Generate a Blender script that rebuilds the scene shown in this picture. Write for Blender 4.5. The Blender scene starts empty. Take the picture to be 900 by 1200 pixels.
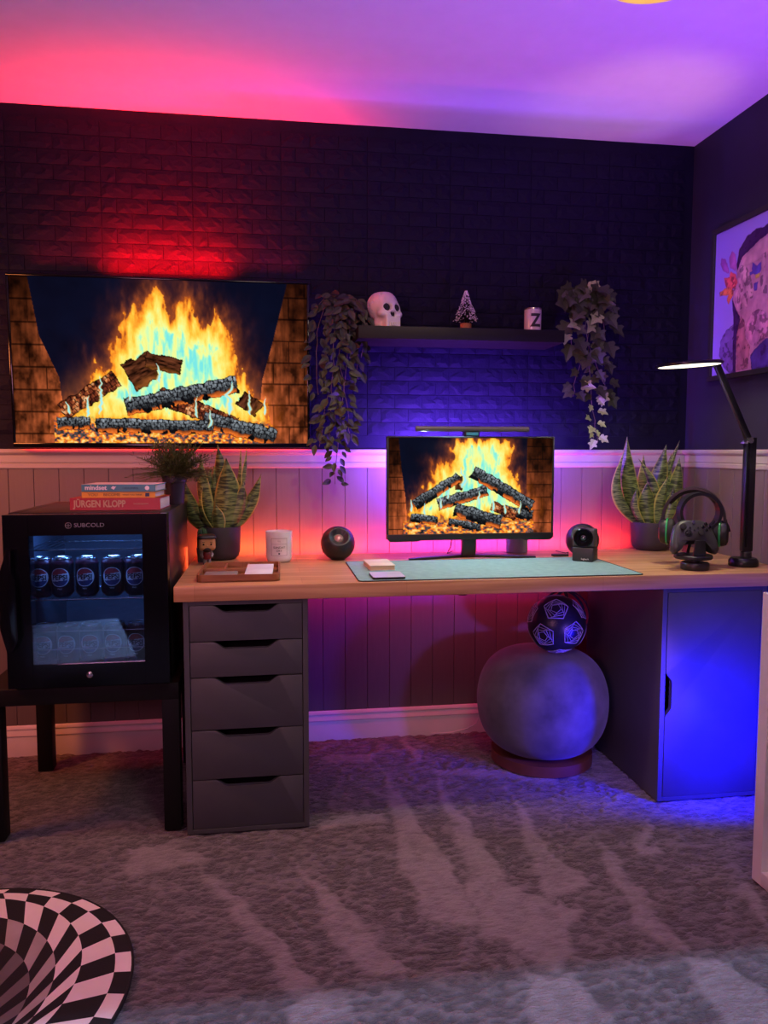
import bpy, bmesh, math, random
import numpy as np
from mathutils import Vector, Matrix, Euler
R = math.radians
PI = math.pi
random.seed(7)
rng = np.random.RandomState(11)
SC = bpy.context.scene
COL = SC.collection

# ------------------------------------------------------------------ camera, world, lights, exposure
WALL_Y, CEIL, WALL_X = 2.9725, 2.354, 1.702
LEFT_X, FRONT_Y = -2.2, -1.3
CAM_H, F, PITCH, YAW, ROLL = 1.1313, 900.0, .0785, .1478, .0008
cd = bpy.data.cameras.new('camera'); cam = bpy.data.objects.new('camera', cd); COL.objects.link(cam)
fw = Vector((math.sin(YAW)*math.cos(PITCH), math.cos(YAW)*math.cos(PITCH), -math.sin(PITCH)))
r0 = Vector((math.cos(YAW), -math.sin(YAW), 0)); u0 = r0.cross(fw)
rr = r0*math.cos(ROLL)+u0*math.sin(ROLL); uu = -r0*math.sin(ROLL)+u0*math.cos(ROLL)
mw = Matrix((rr, uu, -fw)).transposed().to_4x4(); mw.translation = (0, 0, CAM_H)
cam.matrix_world = mw
cd.sensor_fit = 'VERTICAL'; cd.sensor_height = 32.0; cd.lens = 32.0*F/1200.0
cd.clip_start = .02; cd.clip_end = 60
SC.camera = cam
wd = bpy.data.worlds.new('world'); SC.world = wd; wd.use_nodes = True
wd.node_tree.nodes['Background'].inputs[0].default_value = (.02, .022, .03, 1)
wd.node_tree.nodes['Background'].inputs[1].default_value = 1
vs = SC.view_settings; vs.view_transform = 'Standard'; vs.look = 'None'; vs.exposure = 0; vs.gamma = 1; vs.use_curve_mapping = False

def light(kind, name, loc, target, color, power, size=(.1, .1), spot=60, blend=.6, spread=None):
    l = bpy.data.lights.new(name, kind); o = bpy.data.objects.new(name, l); COL.objects.link(o)
    l.color = color; l.energy = power
    if kind == 'AREA':
        l.shape = 'RECTANGLE'; l.size, l.size_y = size
        if spread: l.spread = R(spread)
    else:
        l.shadow_soft_size = size[0]
    if kind == 'SPOT':
        l.spot_size = R(spot); l.spot_blend = blend
    o.location = loc
    d = Vector(target)-Vector(loc)
    o.rotation_euler = d.to_track_quat('-Z', 'X' if abs(d.normalized().x) < .5 and False else 'Y').to_euler()
    return o
# hallway ceiling lamp shining through the doorway behind the camera: its light ends where the door head cuts it
light('SPOT', 'hall_lamp', (.2, -1.89, 2.335), (.35, .95, 0), (.44, .62, 1), 500, (.003, .01), 62, .5)
# red strip on the back of the wall-mounted screen
light('AREA', 'screen_strip_up', (-.36, 2.925, 1.765), (-.36, 2.93, 2.6), (1, .02, .03), 5.0, (.95, .02), spread=105)
light('AREA', 'screen_strip_wall', (-.36, 2.885, 1.775), (-.36, 3.0, 1.93), (1, .0, .002), 15, (.42, .015), spread=120)
light('AREA', 'screen_strip_down', (-.36, 2.945, 1.165), (-.36, 2.965, .7), (1, .02, .01), 3, (1.0, .02))
# multicolour strip along the back edge of the worktop, segment by segment
for x0, x1, c, e in [(-.27, .02, (1, .10, .02), .85), (.02, .34, (1, .08, .03), .95), (.34, .56, (1, .05, .16), .75),
                     (.56, 1.06, (1, .04, .30), 1.5), (1.06, 1.24, (1, .05, .13), .6), (1.24, 1.46, (1, .03, .02), .85)]:
    light('AREA', 'desk_strip_up', ((x0+x1)/2, 2.90, .752), ((x0+x1)/2, 2.985, .815), c, e*1.5, (x1-x0, .012))
light('AREA', 'desk_strip_under', (.6, 2.90, .695), (.6, 2.99, .62), (1, .01, .12), 3.2, (1.1, .012))
light('AREA', 'desk_strip_side', (-.285, 2.80, .73), (-.6, 2.80, .74), (1, .08, .02), .22, (.02, .12))
# violet backlight of the monitor and its bar
light('AREA', 'monitor_backlight', (.74, 2.745, 1.10), (.76, 3.0, 1.16), (.20, .06, 1), 58.0, (.42, .06))
# coloured lamps assumed out of view, with added fill lights among them
light('SPOT', 'assumed_blue_floor_lamp', (1.42, 1.985, .235), (1.42, 2.6, .25), (0.004, .004, 1), 60, (.03, .03), 148, .8)
light('SPOT', 'assumed_blue_floor_lamp_side', (1.2, 1.86, .42), (.75, 2.9, .25), (.24, .10, 1), 15, (.03, .03), 95, .7)
light('SPOT', 'assumed_violet_uplight', (1.50, 1.55, .95), (1.05, 1.75, 2.354), (.30, .055, 1), 118, (.06, .06), 112, .8)
light('SPOT', 'picture_fill', (.75, 1.5, 2.2), (1.70, 2.55, 1.68), (.75, .55, 1), 30, (.05, .05), 34, .8)  # added light to brighten the picture, no fitting there
light('SPOT', 'amber_fill', (1.50, 2.2, 1.5), (1.28, 2.62, 2.354), (1, .50, .02), 9, (.03, .03), 48, .9)  # added for the yellow patch on the ceiling, no lamp stands here
light('AREA', 'assumed_pink_uplight', (-.9, .1, 1.2), (-.3, .9, 2.354), (1, .35, .58), 23, (.7, .7))
light('AREA', 'soft_room_fill', (.5, .35, 2.30), (.7, 2.3, .5), (1, .80, .64), 12, (.5, .5))  # added soft fill for the whole room, not a fitting
light('AREA', 'monitor_bar_light', (.72, 2.665, 1.205), (.66, 2.30, .74), (.55, .90, 1), 2.6, (.38, .015))
light('SPOT', 'desk_fill', (.55, 2.0, 2.30), (.45, 2.5, .74), (1, .78, .46), 46, (.05, .05), 76, .9)  # added to brighten the desktop, no fitting above it
light('AREA', 'orange_wall_fill', (-1.5, 2.1, 1.5), (-1.0, 2.9, .7), (1, .25, .07), 13, (.25, .25))  # added orange wash for the left of the back wall, no lamp hangs there

# ------------------------------------------------------------------ materials
MATS = {}
def rgb(h):
    c = [int(h[i:i+2], 16)/255 for i in (0, 2, 4)]
    return tuple(((v+.055)/1.055)**2.4 if v > .04045 else v/12.92 for v in c)
def M(name, col, rough=.5, metal=0, var=.12, scale=14, bump=0, bscale=120, coat=0, sheen=0, spec=.5, emit=0, stretch=(1, 1, 1), alpha=1):
    if name in MATS: return MATS[name]
    if isinstance(col, str): col = rgb(col)
    m = bpy.data.materials.new(name); m.use_nodes = True; nt = m.node_tree; N = nt.nodes; L = nt.links
    b = N['Principled BSDF']
    b.inputs['Roughness'].default_value = rough; b.inputs['Metallic'].default_value = metal
    b.inputs['Specular IOR Level'].default_value = spec
    b.inputs['Coat Weight'].default_value = coat; b.inputs['Sheen Weight'].default_value = sheen
    tc = N.new('ShaderNodeTexCoord'); mp = N.new('ShaderNodeMapping'); mp.inputs['Scale'].default_value = stretch
    L.new(tc.outputs['Object'], mp.inputs[0])
    n = N.new('ShaderNodeTexNoise'); n.inputs['Scale'].default_value = scale; n.inputs['Detail'].default_value = 5
    L.new(mp.outputs[0], n.inputs['Vector'])
    cr = N.new('ShaderNodeValToRGB'); cr.color_ramp.elements[0].position = .3; cr.color_ramp.elements[1].position = .7
    cr.color_ramp.elements[0].color = (*[max(0, v*(1-var)) for v in col], 1)
    cr.color_ramp.elements[1].color = (*[min(1, v*(1+var)) for v in col], 1)
    L.new(n.outputs['Fac'], cr.inputs[0]); L.new(cr.outputs[0], b.inputs['Base Color'])
    if bump:
        n2 = N.new('ShaderNodeTexNoise'); n2.inputs['Scale'].default_value = bscale; n2.inputs['Detail'].default_value = 4
        L.new(mp.outputs[0], n2.inputs['Vector'])
        bp = N.new('ShaderNodeBump'); bp.inputs['Strength'].default_value = bump; bp.inputs['Distance'].default_value = .003
        L.new(n2.outputs['Fac'], bp.inputs['Height']); L.new(bp.outputs[0], b.inputs['Normal'])
    if emit:
        L.new(cr.outputs[0], b.inputs['Emission Color']); b.inputs['Emission Strength'].default_value = emit
    MATS[name] = m; return m
def attr_mat(name, attr, rough=.5, emit=0, bump=0):
    m = bpy.data.materials.new(name); m.use_nodes = True; nt = m.node_tree; N = nt.nodes; L = nt.links
    b = N['Principled BSDF']; a = N.new('ShaderNodeAttribute'); a.attribute_name = attr
    b.inputs['Roughness'].default_value = rough
    if emit:
        b.inputs['Base Color'].default_value = (.002, .002, .002, 1); b.inputs['Specular IOR Level'].default_value = .0
        L.new(a.outputs['Color'], b.inputs['Emission Color']); b.inputs['Emission Strength'].default_value = emit
    else:
        L.new(a.outputs['Color'], b.inputs['Base Color'])
    MATS[name] = m; return m
def glass_mat(name, tint, mixt=.85, rough=.02, body=(.8, .85, .9)):
    m = bpy.data.materials.new(name); m.use_nodes = True; nt = m.node_tree; N = nt.nodes; L = nt.links
    out = N['Material Output']; N.remove(N['Principled BSDF'])
    t = N.new('ShaderNodeBsdfTransparent'); t.inputs[0].default_value = (*tint, 1)
    g = N.new('ShaderNodeBsdfGlossy'); g.inputs['Roughness'].default_value = rough; g.inputs[0].default_value = (*body, 1)
    fr = N.new('ShaderNodeFresnel'); fr.inputs[0].default_value = 1.5
    no = N.new('ShaderNodeTexNoise'); no.inputs['Scale'].default_value = 3
    ad = N.new('ShaderNodeMath'); ad.operation = 'MULTIPLY_ADD'; ad.inputs[1].default_value = .02; L.new(no.outputs['Fac'], ad.inputs[0]); L.new(fr.outputs[0], ad.inputs[2])
    ad2 = N.new('ShaderNodeMath'); ad2.operation = 'ADD'; ad2.inputs[1].default_value = 1-mixt-.02; L.new(ad.outputs[0], ad2.inputs[0]); ad2.use_clamp = True
    mx = N.new('ShaderNodeMixShader'); L.new(ad2.outputs[0], mx.inputs[0]); L.new(t.outputs[0], mx.inputs[1]); L.new(g.outputs[0], mx.inputs[2])
    L.new(mx.outputs[0], out.inputs[0]); MATS[name] = m; return m
def wood_mat(name, c0, c1, rough=.45, sx=1.2, sy=26):
    m = bpy.data.materials.new(name); m.use_nodes = True; nt = m.node_tree; N = nt.nodes; L = nt.links
    b = N['Principled BSDF']; b.inputs['Roughness'].default_value = rough
    tc = N.new('ShaderNodeTexCoord'); mp = N.new('ShaderNodeMapping'); mp.inputs['Scale'].default_value = (sx, sy, sy)
    L.new(tc.outputs['Object'], mp.inputs[0])
    n = N.new('ShaderNodeTexNoise'); n.inputs['Scale'].default_value = 1.6; n.inputs['Detail'].default_value = 8; n.inputs['Distortion'].default_value = .6
    L.new(mp.outputs[0], n.inputs['Vector'])
    cr = N.new('ShaderNodeValToRGB'); cr.color_ramp.elements[0].position = .32; cr.color_ramp.elements[1].position = .68
    cr.color_ramp.elements[0].color = (*rgb(c0), 1); cr.color_ramp.elements[1].color = (*rgb(c1), 1)
    L.new(n.outputs['Fac'], cr.inputs[0])
    # staves: each strip of the laminated board a slightly different tone
    br = N.new('ShaderNodeTexBrick'); br.inputs['Scale'].default_value = 1; br.inputs['Brick Width'].default_value = .62; br.inputs['Row Height'].default_value = .105
    br.inputs['Mortar Size'].default_value = .0008; br.inputs['Color1'].default_value = (1, 1, 1, 1); br.inputs['Color2'].default_value = (.80, .78, .75, 1); br.inputs['Mortar'].default_value = (.6, .55, .5, 1)
    L.new(tc.outputs['Object'], br.inputs['Vector'])
    mx = N.new('ShaderNodeMix'); mx.data_type = 'RGBA'; mx.blend_type = 'MULTIPLY'; mx.inputs[0].default_value = .7
    L.new(cr.outputs[0], mx.inputs[6]); L.new(br.outputs['Color'], mx.inputs[7]); L.new(mx.outputs[2], b.inputs['Base Color'])
    bp = N.new('ShaderNodeBump'); bp.inputs['Strength'].default_value = .15; bp.inputs['Distance'].default_value = .001
    L.new(n.outputs['Fac'], bp.inputs['Height']); L.new(bp.outputs[0], b.inputs['Normal'])
    MATS[name] = m; return m

black = M('satin_black_plastic', (.012, .012, .014), .38)
gloss = M('gloss_black', (.004, .004, .006), .12, spec=.28)
matte = M('matte_black', (.014, .013, .015), .7)
blackwood = M('black_painted_wood', (.009, .008, .009), .55, stretch=(1, 1, .2), spec=.2)
grey_lac = M('grey_lacquer', (.072, .07, .08), .48, var=.05, bump=.05, bscale=300)
white_lac = M('white_lacquer', (.72, .72, .72), .4, var=.03)
white_paint = M('white_satin_paint', (.43, .39, .385), .45, var=.03)
basepaint = M('white_skirting_paint', (.78, .72, .72), .4, var=.03)
wains = M('greige_panel_paint', (.165, .13, .122), .5, var=.05, stretch=(8, 8, .6))
brickpaint = M('dark_wall_paint', (.0062, .0046, .0175), .6, var=.15, bump=.3, bscale=160, spec=.12)
smoothpaint = M('dark_smooth_paint', (.024, .021, .045), .6, var=.06, spec=.2)
ceilpaint = M('white_ceiling_paint', (.78, .77, .78), .8, var=.02, bump=.1)
steel = M('brushed_steel', (.55, .55, .57), .25, metal=1)
wire = M('chrome_wire', (.75, .75, .78), .2, metal=1)
paper = M('paper_pages', (.72, .66, .62), .8, stretch=(1, 1, 60))
oak = wood_mat('oak_worktop', 'B07F52', 'D9AB7C')
traywood = wood_mat('brown_tray_wood', '8A5230', 'A66B40', .5, 6, 40)
LEDRED = M('led_red', (1, .05, .03), emit=3)

# ------------------------------------------------------------------ mesh helpers
def tag(o, label=None, cat=None, group=None, kind=None):
    if label: o['label'] = label
    if cat: o['category'] = cat
    if group: o['group'] = group
    if kind: o['kind'] = kind
    return o
def empty(name, loc, label, cat, group=None, rz=0):
    o = bpy.data.objects.new(name, None); COL.objects.link(o); o.location = loc; o.rotation_euler = (0, 0, rz); o.empty_display_size = .05
    return tag(o, label, cat, group)
def link(name, me, parent=None, loc=(0, 0, 0), rot=(0, 0, 0), mats=None, smooth=None):
    o = bpy.data.objects.new(name, me); COL.objects.link(o); o.location = loc; o.rotation_euler = rot
    if parent: o.parent = parent
    return o
def fin(name, bm, mat, parent=None, loc=(0, 0, 0), rot=(0, 0, 0), smooth=False, angle=40):
    bmesh.ops.recalc_face_normals(bm, faces=bm.faces)
    me = bpy.data.meshes.new(name); bm.to_mesh(me); bm.free()
    for m in (mat if isinstance(mat, (list, tuple)) else [mat]): me.materials.append(m)
    if smooth:
        me.shade_smooth()
        try: me.set_sharp_from_angle(angle=R(angle))
        except Exception: pass
    return link(name, me, parent, loc, rot)
def B(): return bmesh.new()
def box(bm, c, s, bev=0, seg=2, mi=0, rot=None):
    t = bmesh.new(); bmesh.ops.create_cube(t, size=1)
    bmesh.ops.scale(t, vec=s, verts=t.verts)
    if bev: bmesh.ops.bevel(t, geom=t.edges[:], offset=bev, segments=seg, profile=.5, affect='EDGES')
    if rot: bmesh.ops.rotate(t, cent=(0, 0, 0), matrix=Euler(rot).to_matrix(), verts=t.verts)
    bmesh.ops.translate(t, vec=c, verts=t.verts); _join(bm, t, mi)
def _join(bm, t, mi=0):
    vm = {v: bm.verts.new(v.co) for v in t.verts}
    for f in t.faces:
        try: nf = bm.faces.new([vm[v] for v in f.verts]); nf.material_index = mi
        except ValueError: pass
    t.free()
def span(bm, a, b, bev=0, seg=2, mi=0):
    box(bm, [(a[i]+b[i])/2 for i in range(3)], [abs(b[i]-a[i]) for i in range(3)], bev, seg, mi)
def lathe(bm, prof, n=32, c=(0, 0, 0), mi=0, axis=None):
    rings = []; t = bmesh.new()
    for r, z in prof:
        if r < 1e-6: rings.append([t.verts.new((0, 0, z))])
        else: rings.append([t.verts.new((r*math.cos(2*PI*k/n), r*math.sin(2*PI*k/n), z)) for k in range(n)])
    for a, b in zip(rings, rings[1:]):
        for k in range(n):
            k2 = (k+1) % n
            if len(a) == 1 and len(b) == 1: continue
            if len(a) == 1: t.faces.new((a[0], b[k], b[k2]))
            elif len(b) == 1: t.faces.new((a[k], a[k2], b[0]))
            else: t.faces.new((a[k], a[k2], b[k2], b[k]))
    if axis is not None:
        q = Vector((0, 0, 1)).rotation_difference(Vector(axis)); bmesh.ops.rotate(t, cent=(0, 0, 0), matrix=q.to_matrix(), verts=t.verts)
    bmesh.ops.translate(t, vec=c, verts=t.verts); _join(bm, t, mi)
def tube(bm, pts, r, n=8, closed=False, mi=0, flat=1):
    pts = [Vector(p) for p in pts]; rad = r if isinstance(r, (list, tuple)) else [r]*len(pts)
    rings = []; up = Vector((0, 0, 1)); m = len(pts)
    for i, p in enumerate(pts):
        if closed: d = pts[(i+1) % m]-pts[i-1]
        else: d = pts[min(i+1, m-1)]-pts[max(i-1, 0)]
        d.normalize()
        s = d.cross(up if abs(d.z) < .95 else Vector((0, 1, 0))).normalized(); t = s.cross(d)
        rings.append([bm.verts.new(p+(s*math.cos(2*PI*k/n)*flat+t*math.sin(2*PI*k/n))*rad[i]) for k in range(n)])
    for i in range(m if closed else m-1):
        a, b = rings[i], rings[(i+1) % m]
        for k in range(n):
            f = bm.faces.new((a[k], a[(k+1) % n], b[(k+1) % n], b[k])); f.material_index = mi
    if not closed:
        for g in (rings[0], rings[-1]):
            f = bm.faces.new(g); f.material_index = mi
def prism(bm, poly, d0, d1, plane='XZ', bev=0, mi=0):
    """polygon extruded between d0 and d1 on the axis the plane leaves out"""
    t = bmesh.new()
    f3 = {'XZ': lambda p, d: (p[0], d, p[1]), 'XY': lambda p, d: (p[0], p[1], d), 'YZ': lambda p, d: (d, p[0], p[1])}[plane]
    a = [t.verts.new(f3(p, d0)) for p in poly]; b = [t.verts.new(f3(p, d1)) for p in poly]
    fa = t.faces.new(a); fb = t.faces.new(b[::-1]); n = len(poly)
    for i in range(n): t.faces.new((a[i], b[i], b[(i+1) % n], a[(i+1) % n]))
    if bev:
        e = [x for x in t.edges if x in set(fa.edges) | set(fb.edges)]
        bmesh.ops.bevel(t, geom=e, offset=bev, segments=2, profile=.5, affect='EDGES')
    _join(bm, t, mi)
def ball(bm, c, r, s=(1, 1, 1), u=20, v=12, mi=0):
    t = bmesh.new(); bmesh.ops.create_uvsphere(t, u_segments=u, v_segments=v, radius=r)
    bmesh.ops.scale(t, vec=s, verts=t.verts); bmesh.ops.translate(t, vec=c, verts=t.verts); _join(bm, t, mi)
def sbox(name, a, b, mat, parent=None, bev=.002, seg=2, loc=(0, 0, 0), rot=(0, 0, 0)):
    bm = B(); span(bm, a, b, bev, seg); return fin(name, bm, mat, parent, loc, rot, smooth=True, angle=50)
def text(name, s, size, mat, parent, loc, rot=(PI/2, 0, 0), ext=.0004, align='CENTER', wrap=None, sx=1, bold=0):
    cu = bpy.data.curves.new(name, 'FONT'); cu.body = s; cu.size = size; cu.extrude = ext; cu.align_x = align; cu.align_y = 'CENTER'; cu.resolution_u = 3; cu.offset = bold
    t = bpy.data.objects.new('tmp', cu); COL.objects.link(t); bpy.context.view_layer.update()
    me = bpy.data.meshes.new_from_object(t.evaluated_get(bpy.context.evaluated_depsgraph_get()))
    bpy.data.objects.remove(t); bpy.data.curves.remove(cu)
    if wrap:
        tb_ = bmesh.new(); tb_.from_mesh(me); bmesh.ops.triangulate(tb_, faces=tb_.faces)
        for _ in range(4):
            ed = [e for e in tb_.edges if e.calc_length() > max(.0022, size*.12)]
            if not ed: break
            bmesh.ops.subdivide_edges(tb_, edges=ed, cuts=1); bmesh.ops.triangulate(tb_, faces=tb_.faces)
        tb_.to_mesh(me); tb_.free()
    for v in me.vertices:
        v.co.x *= sx
        if wrap: a = v.co.x/wrap; r = wrap+v.co.z; v.co = (r*math.sin(a), v.co.y, r*math.cos(a)-wrap)
    me.materials.clear(); me.materials.append(mat)
    return link(name, me, parent, loc, rot)
def copy_tree(o, parent=None):
    c = o.copy(); COL.objects.link(c); c.parent = parent
    for ch in list(o.children): copy_tree(ch, c)
    return c
def grid_mesh(name, P, color=None, mat=None, parent=None, loc=(0, 0, 0), smooth=True, attr='Col', closed=False):
    """P: (rows, cols, 3) array of points, colour (rows, cols, 3) linear"""
    h, w = P.shape[:2]; me = bpy.data.meshes.new(name)
    i = np.arange(h*w).reshape(h, w)
    if closed: i = np.concatenate([i, i[:, :1]], 1)
    q = np.stack([i[:-1, :-1], i[:-1, 1:], i[1:, 1:], i[1:, :-1]], -1).reshape(-1, 4)
    me.vertices.add(h*w); me.vertices.foreach_set('co', P.reshape(-1).astype(np.float32))
    me.loops.add(q.size); me.loops.foreach_set('vertex_index', q.reshape(-1).astype(np.int32))
    me.polygons.add(len(q)); me.polygons.foreach_set('loop_start', np.arange(0, q.size, 4, dtype=np.int32))
    me.update(calc_edges=True); me.validate()
    if color is not None:
        a = me.color_attributes.new(attr, 'FLOAT_COLOR', 'POINT')
        c = np.ones((h*w, 4), np.float32); c[:, :3] = color.reshape(-1, 3); a.data.foreach_set('color', c.reshape(-1))
    if mat: me.materials.append(mat)
    if smooth: me.shade_smooth()
    return link(name, me, parent, loc)

# ------------------------------------------------------------------ numpy picture tools
def vnoise(U, V, seed=0):
    r = np.random.RandomState(seed); T = r.rand(64, 64)
    x0 = np.floor(U).astype(int); y0 = np.floor(V).astype(int); fx = U-x0; fy = V-y0
    fx = fx*fx*(3-2*fx); fy = fy*fy*(3-2*fy)
    g = lambda a, b: T[a % 64, b % 64]
    return (g(x0, y0)*(1-fx)+g(x0+1, y0)*fx)*(1-fy)+(g(x0, y0+1)*(1-fx)+g(x0+1, y0+1)*fx)*fy
def fbm(U, V, o=4, seed=0):
    s = 0; a = .5
    for k in range(o): s = s+a*vnoise(U*2**k+k*7.3, V*2**k+k*3.1, seed+k); a *= .5
    return s/(1-.5**o)
def sdp(poly, U, V):
    d = np.full(U.shape, 1e9); ins = np.zeros(U.shape, bool); n = len(poly)
    for i in range(n):
        ax, ay = poly[i]; bx, by = poly[(i+1) % n]; ex, ey = bx-ax, by-ay
        t = np.clip(((U-ax)*ex+(V-ay)*ey)/(ex*ex+ey*ey+1e-12), 0, 1)
        d = np.minimum(d, np.hypot(U-ax-ex*t, V-ay-ey*t))
        c = ((ay > V) != (by > V)) & (U < (bx-ax)*(V-ay)/((by-ay) if by != ay else 1e-9)+ax); ins ^= c
    return np.where(ins, -d, d)
def lerp3(a, b, t): return a*(1-t[..., None])+b*t[..., None]
def ramp(t, st):
    xs = [s[0] for s in st]; return np.stack([np.interp(t, xs, [s[1][k] for s in st]) for k in range(3)], -1)
def fire_picture(U, V, x0, y0, w, h, flame, logs, wl, wr, seed=0, embers=None):
    """a log fire between two brick cheeks; U, V in picture units, returns linear colours"""
    n1 = fbm(U/22, V/30, 5, seed); n2 = fbm(U/9, V/14, 4, seed+9)
    u = (U-x0)/w; v = (V-y0)/h
    C = np.zeros(U.shape+(3,)); C[:] = (.0015, .003, .013)
    C *= (.7+.8*fbm(U/60, V/60, 3, seed+3))[..., None]
    # back bricks glowing low behind the fire
    g = np.clip(1.15-np.hypot((u-.5)/.40, (v-.85)/.40), 0, 1)**1.5
    C += g[..., None]*np.array((.55, .16, .03))*(.4+.8*n1[..., None])
    # brick cheeks
    for side, edge in ((0, wl), (1, wr)):
        e = np.interp(v, [0, .35, .6, 1], edge); m = (u < e) if side == 0 else (u > e)
        q = np.abs(u-e)
        rowh = .135; row = np.floor((v+(.05 if side else 0))/rowh); jx = np.abs(((v+(.05 if side else 0))/rowh) % 1-.5)
        j = (jx > .46) | (np.abs(((u/.11)+.5*(row % 2)) % 1-.5) > .485)
        vert = fbm(U/7, V/60, 4, seed+77)
        lum = np.clip(.05+.5*v**1.6+1.1*np.exp(-q/.03)*v**1.5, 0, 1.5)*(.10+1.7*np.clip(n1-.25, 0, 1))*(.2+1.6*vert)
        c = np.array((.78, .165, .05))*lum[..., None]
        c = np.where(j[..., None], c*.25, c); C = np.where(m[..., None], c, C)
    # flames: warped silhouette, colour by depth inside
    Uw = U+(n1-.5)*46+(n2-.5)*16; Vw = V+(fbm(U/14, V/40, 4, seed+20)-.5)*80
    d = -sdp(flame, Uw, Vw)
    st = fbm(U/11, V/46+n1*1.2, 4, seed+31)
    tip = np.clip((V-(y0+.02*h))/(.75*h), 0, 1)
    T = np.clip(d/(.085*w), -1, 1)*.75+.25*(st-.35)*2.2+.05
    T = np.where(d < 0, np.clip(.1+d/(.02*w), 0, 1), T)
    cols = ramp(np.clip(T, 0, 1), [(0, (0, 0, 0)), (.08, (.5, .09, .01)), (.2, (1, .30, .02)), (.38, (1, .58, .05)), (.62, (1, .84, .16)), (.82, (.9, 1, .34)), (.92, (.35, .95, .65)), (1, (.20, .82, .80))])
    a = np.clip(T*7, 0, 1); C = C*(1-a[..., None])+cols*a[..., None]
    # halo
    hl = np.exp(-np.clip(-d, 0, None)/(.022*w)); C += hl[..., None]*(1-a)[..., None]*np.array((.30, .06, .005))
    # ember bed
    eb = np.clip((v-(.84+.05*(n1-.5)))/.05, 0, 1)*(u > wl[-1]*.75)*(u < 1-(1-wr[-1])*.75)
    e2 = fbm(U/10, V/7, 4, seed+50)
    ec = ramp(e2, [(.25, (.01, .01, .012)), (.42, (.12, .10, .10)), (.5, (.9, .12, .01)), (.62, (1, .42, .03)), (.8, (1, .8, .3))])
    C = C*(1-eb[..., None])+ec*eb[..., None]
    for (ax, ay, bx, by, ra, kind) in logs:
        L = math.hypot(bx-ax, by-ay); ex, ey = (bx-ax)/L, (by-ay)/L
        s = (U-ax)*ex+(V-ay)*ey; t = -(U-ax)*ey+(V-ay)*ex
        tt = t+(fbm(U/16, V/16, 3, seed+60)-.5)*ra*.5; s2 = s+(n2-.5)*10
        m = (s2 > 0) & (s2 < L) & (np.abs(tt) < ra)
        k = tt/ra; shade = np.sqrt(np.clip(1-k*k, 0, 1))
        cell = np.abs(((s+(n1-.5)*16+(np.floor((k+1)*2) % 2)*8)/15) % 1-.5); ln = np.abs(((k+1)*2+(n2-.5)*.6) % 1-.5)
        crack = (cell > .40) | (ln > .42)
        if kind == 'char':
            base = np.array((.27, .31, .35))*(np.clip(-k*.75+.42, .03, 1)*np.clip(2.6*fbm(U/6, V/6, 3, seed+66)-.55, 0, 1.6)*(.4+.9*n1))[..., None]
            base = np.where(crack[..., None], np.array((.004, .004, .006))*1.0, base)
            gl = np.clip(k-.35, 0, 1)*1.8*(n1 > .47); base = base+gl[..., None]*np.array((1, .20, .02))
        elif kind == 'glow':
            base = ramp(n2, [(.25, (.02, .01, .01)), (.5, (.22, .04, .015)), (.66, (.7, .20, .06)), (.85, (1, .6, .3))])*(.3+.7*shade)[..., None]
            base = np.where(crack[..., None], base*.15, base)
        else:
            base = np.array((.13, .035, .014))*np.clip(2.6*fbm(s/26, t/5, 4, seed+70)-.7, .05, 2)[..., None]*(.5+.6*shade)[..., None]+(np.clip(k-.2, 0, 1)**2)[..., None]*np.array((.8, .25, .03))*(n1[..., None])
        edge = (np.abs(k) > .9) | (s2 < 3) | (s2 > L-3)
        base = np.where(edge[..., None], base*.3, base)
        C = np.where(m[..., None], base, C)
    # bright tongues licking in front of the logs
    for k, (cx, cy, hh, ww) in enumerate(embers or []):
        wob = (fbm(V/20, U*0+k, 3, seed+80)-.5)*ww*2.2
        tt = (cy-V)/hh; wd_ = ww*np.clip(1-tt, 0, 1)**.8*np.clip(tt*6, 0, 1)
        f = np.clip(1.25-np.abs(U-cx-wob)/(wd_+1e-3), 0, 1)*((tt > 0) & (tt < 1))
        cc = ramp(f, [(0, (1, .4, .05)), (.5, (1, .85, .3)), (1, (.35, .9, .95))])
        C = C*(1-f[..., None])+cc*f[..., None]
    return np.clip(C, 0, 1)
screenmat = attr_mat('screen_picture', 'Col', .25, emit=1.0)
def screen(name, parent, W, Hh, nx, ny, conv, fn, y=0):
    xs = np.linspace(0, 1, nx); ys = np.linspace(0, 1, ny); uu_, vv_ = np.meshgrid(xs, ys)
    U = conv[0]+uu_*(conv[2]-conv[0]); V = conv[1]+vv_*(conv[3]-conv[1])
    P = np.stack([(uu_-.5)*W, np.full(uu_.shape, y), (.5-vv_)*Hh], -1)
    return grid_mesh(name, P, fn(U, V), screenmat, parent)

# ------------------------------------------------------------------ the setting
def structure(o): o['kind'] = 'structure'; return o
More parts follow.
